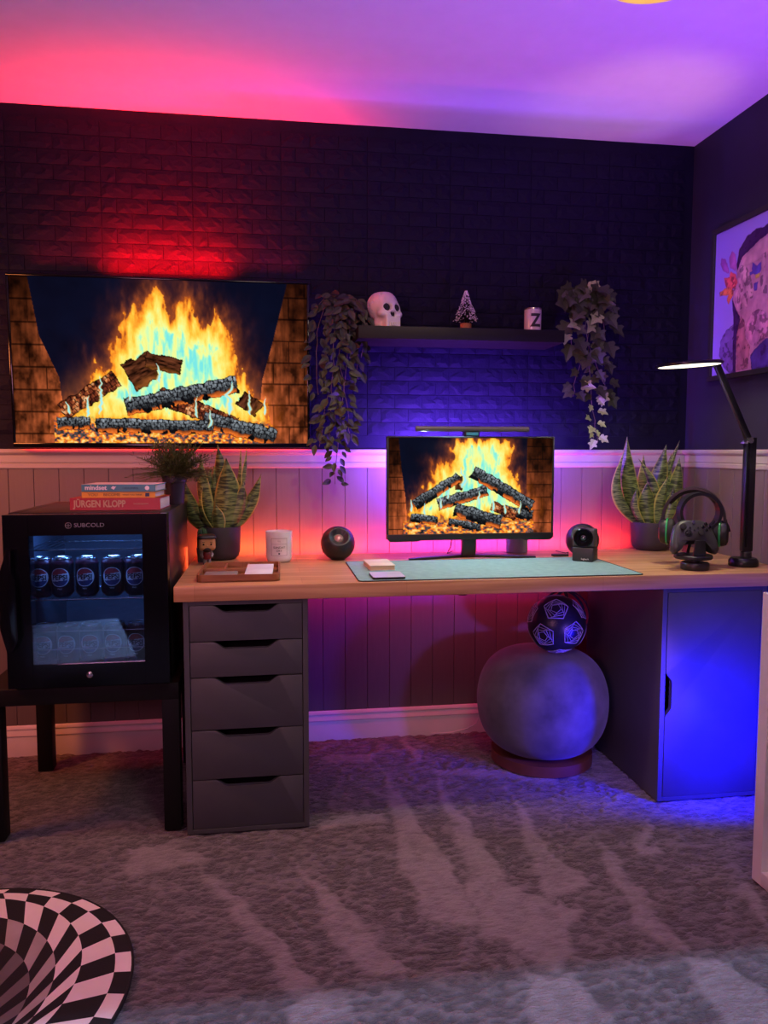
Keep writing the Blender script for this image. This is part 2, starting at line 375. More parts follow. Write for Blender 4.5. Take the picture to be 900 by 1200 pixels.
# floor: one carpet surface, finely gridded where it shows, pile direction (vacuum tracks) as a colour attribute
W_ = [[(0.39,2.71),(0.36,2.06),(0.35,1.8),(0.4,1.72),(0.5,1.72),(0.47,2.04),(0.4,2.47)],
[(0.56,2.61),(0.54,2.11),(0.48,1.8),(0.59,1.72),(0.61,1.94),(0.59,2.28)],
[(0.8,2.51),(0.71,1.97),(0.69,1.8),(0.82,1.84),(0.78,2.03),(0.78,2.31)],
[(-0.21,2.1),(-0.1,1.82),(0.04,1.53),(0.1,1.54),(-0.01,1.75),(-0.15,2.0)],
[(0.06,2.06),(0.13,1.76),(0.2,1.57),(0.3,1.57),(0.22,1.73),(0.11,1.98)],
[(0.94,2.07),(0.9,1.92),(0.87,1.68),(0.88,1.56),(0.95,1.56),(0.93,1.69),(0.95,1.93)],
[(1.02,2.02),(1.01,1.96),(1.09,1.96),(1.1,2.0),(1.05,2.0),(1.14,2.11),(1.14,2.15)],
[(0.51,1.96),(0.76,1.74),(0.61,1.53),(0.49,1.69)],
[(-0.41,2.21),(-0.3,2.21),(-0.17,2.1),(-0.28,2.08),(-0.38,2.04)],
[(0.54,1.53),(0.51,1.38),(0.69,1.35),(0.64,1.53)],
[(0.05,1.53),(0.01,1.45),(0.17,1.43),(0.14,1.53)],
[(0.9,1.54),(0.88,1.32),(0.97,1.31),(1.03,1.4),(1.0,1.53)],
[(0.18,2.8),(0.39,2.79),(0.38,2.72),(0.18,2.73)],
[(0.5,2.9),(0.53,2.69),(0.56,2.7),(0.53,2.9)],
[(0.13,2.3),(0.34,2.32),(0.34,2.27),(0.13,2.24)],
[(1.23,1.8),(1.2,1.65),(1.16,1.58),(1.18,1.77)],
[(0.57,2.62),(0.82,2.58),(0.97,2.47),(0.95,2.43),(0.8,2.52),(0.56,2.57)]]
gx = np.concatenate([np.arange(LEFT_X-.1, -1.1, .06), np.arange(-1.1, WALL_X, .0045), [WALL_X+.1]])
gy = np.concatenate([np.arange(FRONT_Y-1.2, 1.2, .08), np.arange(1.2, WALL_Y, .0045), [WALL_Y+.1]])
GX, GY = np.meshgrid(gx, gy)
wx = GX+(fbm(GX*9, GY*9, 3, 5)-.5)*.06; wy = GY+(fbm(GX*9+40, GY*9, 3, 6)-.5)*.06
nap = np.zeros(GX.shape)
for p in W_: nap = np.maximum(nap, np.clip(.5-sdp(p, wx, wy)/.018, 0, 1))
nap = nap*(.55+.6*fbm(GX*30, GY*30, 3, 8))+.35*(fbm(GX*4, GY*3, 3, 9)-.5)
clump = fbm(GX*48+3*fbm(GX*12, GY*12, 2, 12), GY*105, 2, 10); clump = np.clip((clump-.5)*2.0+.5, 0, 1)
GZ = -.006+.010*(clump-.5)*.8*(1-.55*np.clip(nap, 0, 1))+.003*np.clip(nap, 0, 1)-.004*0
vis = (GX > -1.1) & (GY > 1.2); GZ = np.where(vis, GZ, -.004); GZ = np.minimum(GZ, 0)
c0 = np.array((.085, .072, .080)); c1 = np.array((.285, .245, .262))
FC = lerp3(c0, c1, np.clip(.18+nap*.75+.75*(clump-.5)*(1-.5*np.clip(nap, 0, 1)), 0, 1))
floor = grid_mesh('floor', np.stack([GX, GY, GZ], -1), FC)
m = attr_mat('carpet', 'Col', .95); nt = m.node_tree
b = nt.nodes['Principled BSDF']; b.inputs['Sheen Weight'].default_value = .25; b.inputs['Specular IOR Level'].default_value = .1
tc = nt.nodes.new('ShaderNodeTexCoord'); mp = nt.nodes.new('ShaderNodeMapping'); mp.inputs['Scale'].default_value = (.7, 1.5, 1)
n = nt.nodes.new('ShaderNodeTexNoise'); n.inputs['Scale'].default_value = 110; n.inputs['Detail'].default_value = 5
bp = nt.nodes.new('ShaderNodeBump'); bp.inputs['Strength'].default_value = 1; bp.inputs['Distance'].default_value = .012
nt.links.new(tc.outputs['Object'], mp.inputs[0]); nt.links.new(mp.outputs[0], n.inputs['Vector']); nt.links.new(n.outputs['Fac'], bp.inputs['Height']); nt.links.new(bp.outputs[0], b.inputs['Normal'])
floor.data.materials.append(m); structure(floor)

structure(sbox('ceiling', (LEFT_X-.1, FRONT_Y-1.3, CEIL), (WALL_X+.1, WALL_Y+.1, CEIL+.1), ceilpaint, bev=0))
WB = structure(sbox('wall_back', (LEFT_X-.1, WALL_Y, -.02), (WALL_X+.1, WALL_Y+.1, CEIL), brickpaint, bev=0))
WR = structure(sbox('wall_right', (WALL_X, FRONT_Y-1.3, -.02), (WALL_X+.1, WALL_Y, CEIL), smoothpaint, bev=0))
structure(sbox('wall_left', (LEFT_X-.1, FRONT_Y-1.3, -.02), (LEFT_X, WALL_Y, CEIL), wains, bev=0))
bm = B()   # wall behind the camera with its doorway
span(bm, (LEFT_X, FRONT_Y-.1, 0), (-.35, FRONT_Y, CEIL)); span(bm, (.75, FRONT_Y-.1, 0), (WALL_X, FRONT_Y, CEIL)); span(bm, (-.35, FRONT_Y-.1, 2.0), (.75, FRONT_Y, CEIL))
structure(fin('wall_front', bm, wains))
structure(sbox('wall_hall', (LEFT_X, FRONT_Y-1.3, 0), (WALL_X, FRONT_Y-1.2, CEIL), wains, bev=0))

# wall bricks: moulded rough faces, running bond in panels three bricks wide
BW, BH, PX0, PZ0 = .1075, .0533, .3765, 1.192
def brick_mesh(w, seed):
    r = random.Random(seed); bm = B(); nx, nz = (5, 3) if w > .08 else (3, 3); d = .0034
    m_ = .0014; V_ = []
    for j in range(nz+1):
        for i in range(nx+1):
            x = -w/2+m_+(w-2*m_)*i/nx; z = -BH/2+m_+(BH-2*m_)*j/nz
            edge = i in (0, nx) or j in (0, nz)
            V_.append(bm.verts.new((x+(0 if edge else r.uniform(-.006, .006)), -(d*.6 if edge else d+r.uniform(-.001, .0022)), z+(0 if edge else r.uniform(-.004, .004)))))
    for j in range(nz):
        for i in range(nx):
            a = j*(nx+1)+i; q = (V_[a], V_[a+1], V_[a+nx+2], V_[a+nx+1])
            if r.random() < .5: bm.faces.new((q[0], q[1], q[2])); bm.faces.new((q[0], q[2], q[3]))
            else: bm.faces.new((q[0], q[1], q[3])); bm.faces.new((q[1], q[2], q[3]))
    ring = [V_[i] for i in range(nx+1)]+[V_[j*(nx+1)+nx] for j in range(1, nz+1)]+[V_[nz*(nx+1)+i] for i in range(nx-1, -1, -1)]+[V_[j*(nx+1)] for j in range(nz-1, 0, -1)]
    back = []
    for v in ring:
        back.append(bm.verts.new((max(-w/2+.0006, min(w/2-.0006, v.co.x*1.03)), .0, max(-BH/2+.0006, min(BH/2-.0006, v.co.z*1.06)))))
    for i in range(len(ring)): bm.faces.new((ring[i], ring[(i+1) % len(ring)], back[(i+1) % len(ring)], back[i]))
    bmesh.ops.recalc_face_normals(bm, faces=bm.faces)
    me = bpy.data.meshes.new('brick'); bm.to_mesh(me); bm.free(); me.materials.append(brickpaint); return me
LONG = [brick_mesh(BW, s) for s in range(10)]; SHORT = [brick_mesh(BW/2, s+50) for s in range(6)]
cells = []
k0 = int(math.floor((1.142-PZ0)/BH))
for k in range(k0, 30):
    z0, z1 = PZ0+k*BH, PZ0+(k+1)*BH
    if z0 < 1.139: continue
    if z1 > CEIL: break
    for pnl in range(-9, 6):
        xp = PX0+pnl*3*BW
        parts = [(0, 1), (1, 1), (2, 1)] if k % 2 == 0 else [(0, .5), (.5, 1), (1.5, 1), (2.5, .5)]
        for s, l in parts:
            xa, xb = xp+s*BW, xp+(s+l)*BW
            if xa < LEFT_X or xb > WALL_X-.001: continue
            cells.append(((xa+xb)/2, (z0+z1)/2, l))
def proj(p):
    q = Vector(p)-Vector((0, 0, CAM_H)); z = q.dot(fw); return 450+F*q.dot(rr)/z, 600-F*q.dot(uu)/z, z
sc_ = []
for c in cells:
    px, py, z = proj((c[0], WALL_Y, c[1])); inview = 0 < px < 900 and 0 < py < 1200
    hid = -.87 < c[0] < .13 and 1.15 < c[1] < 1.74
    score = (0 if not inview or hid else 1)*(c[2]/z**2)*(2 if c[0] > .34 and c[1] < 1.53 else 1)
    sc_.append(score)
order = sorted(range(len(cells)), key=lambda i: -sc_[i])
single = set(order[:300]); stuffbm = B()
for i, (x, z, l) in enumerate(cells):
    me = random.choice(LONG if l == 1 else SHORT); fl = random.random() < .5
    if i in single:
        o = link('brick', me, WB, (x, WALL_Y, z)); o.rotation_euler = (0, 0, 0)
        if fl: o.scale = (-1, 1, 1) if False else (1, 1, 1)
    else:
        vs_ = [stuffbm.verts.new((v.co.x+x, v.co.y+WALL_Y, v.co.z+z)) for v in me.vertices]
        for p in me.polygons: stuffbm.faces.new([vs_[a] for a in p.vertices])
o = fin('brick_field', stuffbm, brickpaint, WB); o['kind'] = 'stuff'

# wainscot planks, rails and skirting
PW = .0877
bm = B(); prism(bm, [(-PW/2+.0003, 0), (-PW/2+.0003, -.0065), (-PW/2+.0016, -.009), (PW/2-.0016, -.009), (PW/2-.0003, -.0065), (PW/2-.0003, 0)], 0, .965, 'XY')
bmesh.ops.recalc_face_normals(bm, faces=bm.faces); plank_me = bpy.data.meshes.new('plank'); bm.to_mesh(plank_me); bm.free(); plank_me.materials.append(wains)
x = WALL_X-.009-PW/2-.0005+ .0
x = .2+PW/2+PW*17
while x > LEFT_X+PW/2:
    if x+PW/2 < WALL_X-.009: link('plank', plank_me, WB, (x, WALL_Y, .105))
    x -= PW
y = WALL_Y-.01-PW/2
while y > FRONT_Y+.1:
    link('plank', plank_me, WR, (WALL_X, y, .105), (0, 0, -PI/2)); y -= PW
sbox('backing_board', (LEFT_X, WALL_Y-.0052, .10), (WALL_X, WALL_Y-.0003, 1.07), wains, WB, bev=0); sbox('backing_board', (WALL_X-.0052, FRONT_Y, .10), (WALL_X-.0003, WALL_Y-.0053, 1.07), wains, WR, bev=0)
def profile_run(name, prof, x0, x1, wall, mat):
    bm = B()
    if wall == 'back': prism(bm, [(WALL_Y-d, z) for d, z in prof], x0, x1, 'YZ')
    else: prism(bm, [(WALL_X-d, z) for d, z in prof], x0, x1, 'XZ')
    return structure(fin(name, bm, mat, smooth=True, angle=30))
rail = [(0, 1.068), (.013, 1.068), (.016, 1.072), (.016, 1.084), (.011, 1.088), (.0145, 1.092), (.0145, 1.116), (.017, 1.120), (.024, 1.123), (.027, 1.128), (.027, 1.136), (.024, 1.1395), (0, 1.1395)]
base = [(0, -.01), (.018, -.01), (.018, .062), (.0165, .066), (.0165, .070), (.0195, .073), (.0185, .080), (.013, .090), (.0125, .094), (.015, .097), (.014, .104), (.009, .111), (0, .112)]
profile_run('trim_1', rail, LEFT_X, WALL_X, 'back', white_paint); profile_run('trim_2', rail, FRONT_Y, WALL_Y-.027, 'right', white_paint)
profile_run('baseboard_back', base, LEFT_X, WALL_X, 'back', basepaint); profile_run('baseboard_right', base, FRONT_Y, WALL_Y-.02, 'right', basepaint)

# ------------------------------------------------------------------ wall-mounted screen
tv = empty('television', (-.3725, 2.895, 1.145), 'large wall-mounted television showing a log fire, red glow behind it', 'television')
tv.rotation_euler = (R(2.2), 0, R(0))
TW, TH = 1.045, .602
bm = B(); span(bm, (-TW/2, 0, .0), (TW/2, .028, TH), .004); span(bm, (-.36, .028, .08), (.36, .05, .42), .006)
fin('back_shell', bm, matte, tv, smooth=True)
bm = B(); f = .0085
span(bm, (-TW/2, -.006, TH-f), (TW/2, .001, TH), .002); span(bm, (-TW/2, -.006, 0), (TW/2, .001, f*2.0), .002)
span(bm, (-TW/2, -.006, f*2), (-TW/2+f, .001, TH-f), .001); span(bm, (TW/2-f, -.006, f*2), (TW/2, .001, TH-f), .001)
fin('bezel', bm, gloss, tv, smooth=True)
flameT = [(160, 425), (225, 395), (245, 350), (255, 300), (275, 305), (300, 290), (312, 235), (345, 145), (380, 120), (432, 55), (470, 135), (510, 75), (538, 95), (545, 160), (612, 150), (650, 205), (662, 280), (705, 350), (755, 405), (770, 470), (150, 470)]
logsT = [(155, 435, 312, 330, 26, 'glow'), (345, 330, 420, 290, 42, 'brown'), (395, 275, 500, 295, 24, 'brown'), (430, 380, 660, 470, 26, 'glow'), (688, 425, 715, 385, 34, 'brown'), (560, 452, 778, 508, 27, 'char'),
         (138, 470, 232, 466, 19, 'char'), (248, 472, 590, 478, 22, 'char'), (335, 418, 664, 345, 27, 'char')]
tongT = [(262, 440, 120, 9), (230, 450, 70, 8), (350, 400, 60, 6), (430, 345, 60, 9), (640, 440, 105, 16), (700, 440, 80, 7), (540, 450, 70, 6), (745, 440, 60, 6), (580, 480, 60, 7), (170, 440, 40, 7)]
s = screen('screen', tv, TW-2*f, TH-3*f, 470, 270, (22, 40, 875, 525), lambda U, V: fire_picture(U, V, 22, 40, 853, 485, flameT, logsT, [.06, .09, .15, .17], [.93, .88, .84, .82], 3, tongT), -.0012)
s.location = (0, 0, TH/2+f*.5)
s['label'] = 'glowing screen picture of burning logs'
bm = B(); span(bm, (-.30, .0505, .13), (.30, .066, .36), .004); fin('wall_bracket', bm, matte, tv)
# ------------------------------------------------------------------ low black table, cooler and what stands on it
tb = empty('side_table', (-.5475, 2.565, 0), 'low black square side table carrying the drinks cooler', 'table')
sbox('tabletop', (-.275, -.275, .40), (.275, .275, .45), blackwood, tb)
for sx in (-1, 1):
    for sy in (-1, 1): sbox('leg', (sx*.275, sy*.275, 0), (sx*.225, sy*.225, .40), blackwood, tb, bev=.0015)
FX0, FX1, FZ0, FZ1 = -.735, -.292, .462, .957
fr = empty('drinks_cooler', ((FX0+FX1)/2, 2.48, .45), 'black glass-door mini fridge standing on the low table', 'fridge')
fw_ = (FX1-FX0)/2; fh = FZ1-.45; y0 = 2.30-2.48; y1 = 2.80-2.48
cab = M('cooler_cabinet_black', (.02, .016, .018), .32, spec=.35)
inner = M('cooler_lining', (.10, .13, .17), .5)
bm = B()
span(bm, (-fw_, y0, .012), (-fw_+.03, y1, fh), .002); span(bm, (fw_-.03, y0, .012), (fw_, y1, fh), .002)
span(bm, (-fw_+.03, y0, fh-.03), (fw_-.03, y1, fh), .001); span(bm, (-fw_+.03, y0, .012), (fw_-.03, y1, .055), .001); span(bm, (-fw_+.03, y1-.03, .055), (fw_-.03, y1, fh-.03), .001)
fin('cabinet', bm, cab, fr, smooth=True)
bm = B()
span(bm, (-fw_+.0305, y0+.002, .0555), (-fw_+.033, y1-.031, fh-.031)); span(bm, (fw_-.033, y0+.002, .0555), (fw_-.0305, y1-.031, fh-.031)); span(bm, (-fw_+.033, y1-.034, .0555), (fw_-.033, y1-.031, fh-.031))
fin('lining', bm, inner, fr)
for sx in (-1, 1):
    for yy in (y0+.03, y1-.03):
        bm = B(); lathe(bm, [(0, 0), (.014, 0), (.014, .0125), (0, .0125)], 16, (sx*(fw_-.03), yy, 0)); fin('foot', bm, matte, fr)
# door: frame with a window, glass, handle, lock, maker's mark
GX0, GX1, GZ0, GZ1 = -.667+.5135, -.361+.5135, .528-.45, .896-.45
dy0, dy1 = 2.25-2.48, 2.298-2.48
dr = B()
span(dr, (-fw_, dy0, .012), (GX0, dy1, fh-.002), .001); span(dr, (GX1, dy0, .012), (fw_, dy1, fh-.002), .001)
span(dr, (GX0, dy0, .012), (GX1, dy1, GZ0), .0005); span(dr, (GX0, dy0, GZ1), (GX1, dy1, fh-.002), .0005)
door = fin('door', dr, gloss, fr)
bm = B(); span(bm, (GX0-.001, dy0+.004, GZ0-.001), (GX1+.001, dy0+.008, GZ1+.001))
fin('glass_pane', bm, glass_mat('tinted_glass', (.62, .74, .84), .93), door)
bm = B(); prism(bm, [(-.205, .41), (-.19, .41), (-.196, .345), (-.184, .33), (-.180, .16), (-.196, .125), (-.212, .125), (-.228, .19), (-.225, .345)], dy0-.03, dy0-.002, 'XZ', .003)
fin('handle', bm, gloss, door, smooth=True)
bm = B(); lathe(bm, [(0, 0), (.009, 0), (.009, .004), (.006, .006), (0, .006)], 24, (0, dy0, .046), axis=(0, -1, 0)); span(bm, (-.0012, dy0-.0075, .041), (.0012, dy0-.005, .051))
fin('lock', bm, steel, door, smooth=True)
ink = M('grey_print', (.20, .20, .22), .5)
text('lettering', 'SUBCOLD', .016, ink, door, (.010, dy0-.0006, .474), sx=1.15)
bm = B(); tube(bm, [(-.046+.008*math.cos(t*PI/12), dy0-.001, .474+.008*math.sin(t*PI/12)) for t in range(24)], .0008, 6, True); span(bm, (-.053, dy0-.0014, .4735), (-.040, dy0-.0004, .475)); span(bm, (-.0466, dy0-.0014, .468), (-.0454, dy0-.0004, .480))
fin('emblem', bm, ink, door)
def wire_shelf(z):
    bm = B(); xa, xb, ya, yb = -fw_+.036, fw_-.036, y0+.025, y1-.04
    for yy in (ya, (ya+yb)/2, yb): tube(bm, [(xa, yy, z), (xb, yy, z)], .0022, 8)
    for k in range(19):
        xx = xa+(xb-xa)*(k+.5)/19; tube(bm, [(xx, ya, z+.003), (xx, yb, z+.003)], .0012, 6)
    return fin('wire_shelf', bm, wire, fr, smooth=True)
wire_shelf(.846-.45); wire_shelf(.7-.45)
bm = B()
for zz in (.607-.45, .554-.45): tube(bm, [(-fw_+.036, y0+.02, zz), (fw_-.036, y0+.02, zz)], .0016, 8)
for xx in (-fw_+.036, fw_-.036): tube(bm, [(xx, y0+.02, .075), (xx, y0+.02, .165)], .0016, 8)
fin('guard_rail', bm, wire, fr, smooth=True)
bm = B(); span(bm, (-.12, y0+.02, fh-.034), (.12, y0+.05, fh-.0305)); fin('led_light', bm, M('cooler_led', (.10, .25, 1), emit=6), fr)
light('AREA', 'cooler_light', (-.5135, 2.322, .918), (-.5135, 2.42, .6), (.20, .40, 1), 2.4, (.26, .03))
# drink cans
canred = M('can_dark_maroon', (.045, .008, .018), .3, metal=.3); canblack = M('can_black', (.01, .01, .016), .28, metal=.4)
cred = M('mark_red', (.38, .02, .03), .4); cwht = M('mark_white', (.62, .62, .66), .4); cblu = M('mark_blue', (.015, .025, .12), .4)
def make_can():
    t = empty('drink_can', (0, 0, 0), '', 'can'); r = .033
    bm = B(); lathe(bm, [(0, 0), (.023, 0), (.025, .003), (.0325, .012), (r, .016), (r, .098), (.0325, .102), (.028, .110)], 32); o = fin('body', bm, [canblack, canred], t, smooth=True)
    for p in o.data.polygons:
        if p.center.z > .085: p.material_index = 1
    bm = B(); lathe(bm, [(.028, .110), (.0285, .114), (.027, .1165), (.0255, .113), (.024, .112), (0, .112)], 32); box(bm, (0, -.006, .1135), (.012, .02, .001)); fin('lid', bm, steel, t, smooth=True)
    # round mark wrapped on the front of the can
    bm = B(); RR = .0275; cz = .060; n = 28; idx = {}
    for j in range(n+1):
        for i in range(n+1):
            a = (i/n*2-1); b_ = (j/n*2-1)
            # square to disc
            xx = a*math.sqrt(1-b_*b_/2)*RR; zz = b_*math.sqrt(1-a*a/2)*RR
            th = xx/r; idx[i, j] = bm.verts.new(((r+.0005)*math.sin(th), -(r+.0005)*math.cos(th), cz+zz))
    for j in range(n):
        for i in range(n):
            f_ = bm.faces.new((idx[i, j], idx[i+1, j], idx[i+1, j+1], idx[i, j+1])); c = f_.calc_center_median()
            xx = math.asin(max(-1, min(1, c.x/r)))*r; zz = c.z-cz; rad = math.hypot(xx, zz)
            wv = .0018*math.sin(xx/RR*2.6)
            f_.material_index = 1 if rad > RR*.93 else (0 if zz > .0095+wv else (2 if zz < -.0100+wv else 1))
    fin('round_emblem', bm, [cred, cwht, cblu], t)
    text('lettering', 'PEPSI', .0195, canblack, t, (0, -r-.0008, cz-.0005), ext=.0002, wrap=r, sx=1.02, bold=.0006)
    text('small_lettering', 'MAX', .006, cwht, t, (0, -r-.0005, .026), ext=.0002, wrap=r)
    return t
can0 = make_can(); first = True
pos = ['leftmost', 'second from the left', 'middle', 'second from the right', 'rightmost']
for row, zc, zs in (('upper wire shelf', .70-.0+.0042, [-.666, -.609, -.539, -.466, -.400]), ('fridge floor behind the guard rail', .505, [-.661, -.597, -.532, -.463, -.397])):
    for i, xx in enumerate(zs):
        c = can0 if first else copy_tree(can0); first = False
        c.location = (xx, 2.365, zc); c.rotation_euler = (0, 0, R(random.uniform(-6, 6)-xx*0))
        tag(c, '%s dark soft drink can on the %s' % (pos[i], row), 'can', 'drink cans in the glass-door fridge')
# books
def book(w, d, h, cover, loc, rz, label, name='book'):
    t = empty(name, loc, label, 'book', 'books stacked on the fridge', rz)
    bm = B(); span(bm, (-w/2, -d/2, 0), (w/2, d/2, .0018), .0004); span(bm, (-w/2, -d/2, h-.0018), (w/2, d/2, h), .0004); span(bm, (-w/2, -d/2-.001, 0), (w/2, -d/2+.0015, h), .0004)
    fin('cover', bm, cover, t)
    sbox('page_block', (-w/2+.003, -d/2+.0016, .0019), (w/2-.003, d/2-.003, h-.0019), paper, t, bev=.0003)
    return t
redc = M('red_cover', 'A00C10', .4); yel = M('yellow_cover', 'E0A020', .45); teal = M('teal_cover', '3E8796', .45); pinkw = M('white_cover_top', (.72, .66, .64), .5)
bx, by = -.447, 2.46
b1 = book(.262, .17, .036, redc, (bx-.004, by, .957), R(-3), 'thick red hardback at the bottom of the book stack on the fridge')
gold = M('tan_print', 'B89A70', .4); wht = M('white_print', (.8, .8, .8), .5); dkblue = M('navy_print', '1C3550', .5); dkb = M('brown_print', '7A5A18', .5)
text('lettering', 'JÜRGEN KLOPP', .028, gold, b1, (-.045, -.0863, .018), sx=.78, bold=.0008); text('small_lettering', 'THE BIOGRAPHY', .006, gold, b1, (.075, -.0863, .018))
b2 = book(.214, .145, .018, yel, (bx+.006, by-.008, .9932), R(-4), 'thin yellow paperback in the middle of the book stack')
text('lettering', 'YOU', .0125, dkb, b2, (-.075, -.0738, .009), sx=1.1); text('second_lettering', 'BECOME', .0115, dkb, b2, (-.02, -.0738, .009), sx=1.1); text('small_lettering', 'WHAT YOU THINK', .0065, dkb, b2, (.04, -.0738, .009))
bm = B(); span(bm, (.078, -.0742, .004), (.090, -.0732, .014)); fin('spine_mark', bm, dkblue, b2)
b3 = book(.216, .148, .0215, teal, (bx+.008, by-.01, 1.0116), R(-5), 'teal-spined paperback on top of the book stack')
sbox('cover_sheet', (-.1075, -.0735, .0215), (.1075, .0735, .0219), pinkw, b3, bev=0)
text('lettering', 'mindset', .0185, wht, b3, (-.066, -.0754, .0115), sx=1.08, bold=.0005); text('small_lettering', 'CAROL DWECK', .0065, dkblue, b3, (.035, -.0754, .0105))
bm = B(); lathe(bm, [(0, 0), (.0065, 0), (.0065, .0007), (0, .0007)], 20, (.084, -.0747, .011), axis=(0, -1, 0)); fin('spine_mark', bm, wht, b3)
bm = B(); prism(bm, [(-.022, .011), (-.016, .017), (-.011, .015), (-.006, .016), (-.0135, .006)], -.0757, -.0748, 'XZ'); fin('heart_mark', bm, wht, b3)
# feathery plant
potv = M('dark_violet_pot', '2A1F38', .45); soil = M('brown_soil', '5A3A28', .9, bump=.8)
fp = empty('potted_fern', (-.312, 2.625, .957), 'feathery green plant in a small dark pot on the fridge', 'plant')
bm = B(); lathe(bm, [(0, 0), (.030, 0), (.034, .07), (.039, .072), (.041, .095), (.038, .095), (.036, .086), (0, .086)], 32); fin('pot', bm, potv, fp, smooth=True)
bm = B()
for k in range(300):
    az = random.uniform(0, 2*PI); el = random.uniform(.15, 1.35); L = random.uniform(.09, .155)*(1 if el < 1.0 else .85)
    d = Vector((math.cos(az)*math.cos(el), math.sin(az)*math.cos(el)*.8, math.sin(el))); pts = []
    p = Vector((random.uniform(-.02, .02), random.uniform(-.02, .02), .085))
    for q in range(6):
        pts.append(p.copy()); p = p+d*L/5; d = (d+Vector((0, 0, -.16 if el < .9 else -.05))).normalized()
    tube(bm, pts, [.0011, .001, .0009, .0008, .0006, .0003], 3)
    for q in range(1, 6):
        for s_ in range(4):
            a = random.uniform(0, 2*PI); sd = (Vector((math.cos(a), math.sin(a), .5))+d).normalized(); l = random.uniform(.014, .026)
            base_ = pts[q]+(pts[q]-pts[q-1])*random.uniform(-.7, .0); sidev = sd.cross(Vector((.3, .2, .9))).normalized()*.0016
            v = [bm.verts.new(base_), bm.verts.new(base_+sd*l*.5+sidev), bm.verts.new(base_+sd*l), bm.verts.new(base_+sd*l*.5-sidev)]; bm.faces.new(v)
o = fin('foliage', bm, M('fern_green', '4E5A30', .6, var=.5, scale=60), fp); o['kind'] = 'stuff'

# ------------------------------------------------------------------ drawer unit, cupboard, worktop
def outline_dip(x0, x1, z0, z1, c, hw, dep):
    pts = [(x0, z0), (x1, z0), (x1, z1)]
    for k in range(0, 9):
        t = k/8; s_ = t*t*(3-2*t); pts.append((c+hw-(hw*.42)*t, z1-dep*s_))
    for k in range(0, 9):
        t = 1-k/8; s_ = t*t*(3-2*t); pts.append((c-hw+(hw*.42)*t, z1-dep*s_))
    pts.append((x0, z1)); return pts
du = empty('drawer_unit', (-.252+.18, 2.252+.29, 0), 'grey five-drawer unit under the left end of the desk', 'drawers')
bm = B(); w2 = .18; yf = -.29
span(bm, (-w2, yf, 0), (-w2+.016, .29, .70), .0008); span(bm, (w2-.016, yf, 0), (w2, .29, .70), .0008); span(bm, (-w2+.016, yf, .686), (w2-.016, .29, .70), .0008)
span(bm, (-w2+.016, yf, 0), (w2-.016, .29, .013), .0008); span(bm, (-w2+.016, .275, .013), (w2-.016, .29, .686))
fin('carcass', bm, grey_lac, du)
inside = M('drawer_inside', (.008, .008, .01), .8)
zb = [.686, .578, .471, .313, .163, .0135]
for k in range(5):
    zt, zz = zb[k]-.0015, zb[k+1]+.0015
    bm = B(); prism(bm, outline_dip(-w2+.018, w2-.018, zz, zt, 0, .098, .022), yf+.001, yf+.018, 'XZ', .0006)
    o = fin('drawer', bm, grey_lac, du, smooth=True, angle=30)
    sbox('drawer_box', (-w2+.03, yf+.03, zz+.01), (w2-.03, .25, zt-.03), inside, o, bev=0)
cbx = empty('cupboard', (1.231+.18, 2.252+.29, 0), 'grey one-door cupboard lit blue under the right end of the desk', 'cupboard')
bm = B()
span(bm, (-w2, yf, 0), (-w2+.016, .29, .70), .0008); span(bm, (w2-.016, yf, 0), (w2, .29, .70), .0008); span(bm, (-w2+.016, yf, .686), (w2-.016, .29, .70), .0008)
span(bm, (-w2+.016, yf, 0), (w2-.016, .29, .013), .0008); span(bm, (-w2+.016, .275, .013), (w2-.016, .29, .686))
fin('carcass', bm, grey_lac, cbx)
pts = [(w2-.018, .0145), (w2-.018, .6845), (-w2+.019, .6845)]; c, hw, dep = .352, .076, .022
for k in range(9): t = k/8; s_ = t*t*(3-2*t); pts.append((-w2+.019+dep*s_, c+hw-.036*t))
for k in range(9): t = 1-k/8; s_ = t*t*(3-2*t); pts.append((-w2+.019+dep*s_, c-hw+.036*t))
pts.append((-w2+.019, .0145))
bm = B(); prism(bm, pts, yf+.001, yf+.018, 'XZ', .0006); fin('door', bm, grey_lac, cbx, smooth=True, angle=30)
sbox('inner_shelf', (-w2+.05, yf+.04, .33), (w2-.017, .27, .345), inside, cbx, bev=0)
sbox('inside_panel', (-w2+.0165, yf+.03, .014), (-w2+.03, .27, .685), inside, cbx, bev=0)
wt = empty('worktop', (.7125, 2.57, .70), 'long oak desktop resting on the drawer unit and cupboard', 'desk')
bm = B(); span(bm, (-.988, -.333, 0), (.984, .315, .0445), .0018); fin('board', bm, oak, wt, smooth=True, angle=50)
ZT = .7445+.0003
bm = B(); span(bm, (-.98, .3155, .012), (.75, .3185, .030)); fin('led_strip', bm, LEDRED, wt)['label'] = 'red light strip along the back edge'
cc = empty('cable_clip', (.58, 2.262, .6935), 'tiny black cable clip stuck under the front edge of the desk', 'clip')
sbox('body', (-.012, -.006, 0), (.012, .006, .006), matte, cc, bev=.001)

# ------------------------------------------------------------------ wall shelf and its things
sh = empty('wall_shelf', (.703, 2.865, 1.535), 'thin black floating shelf on the brick wall', 'shelf')
sbox('board', (-.385, -.105, .0), (.385, .105, .045), blackwood, sh, bev=.0015)
ZS = 1.5805
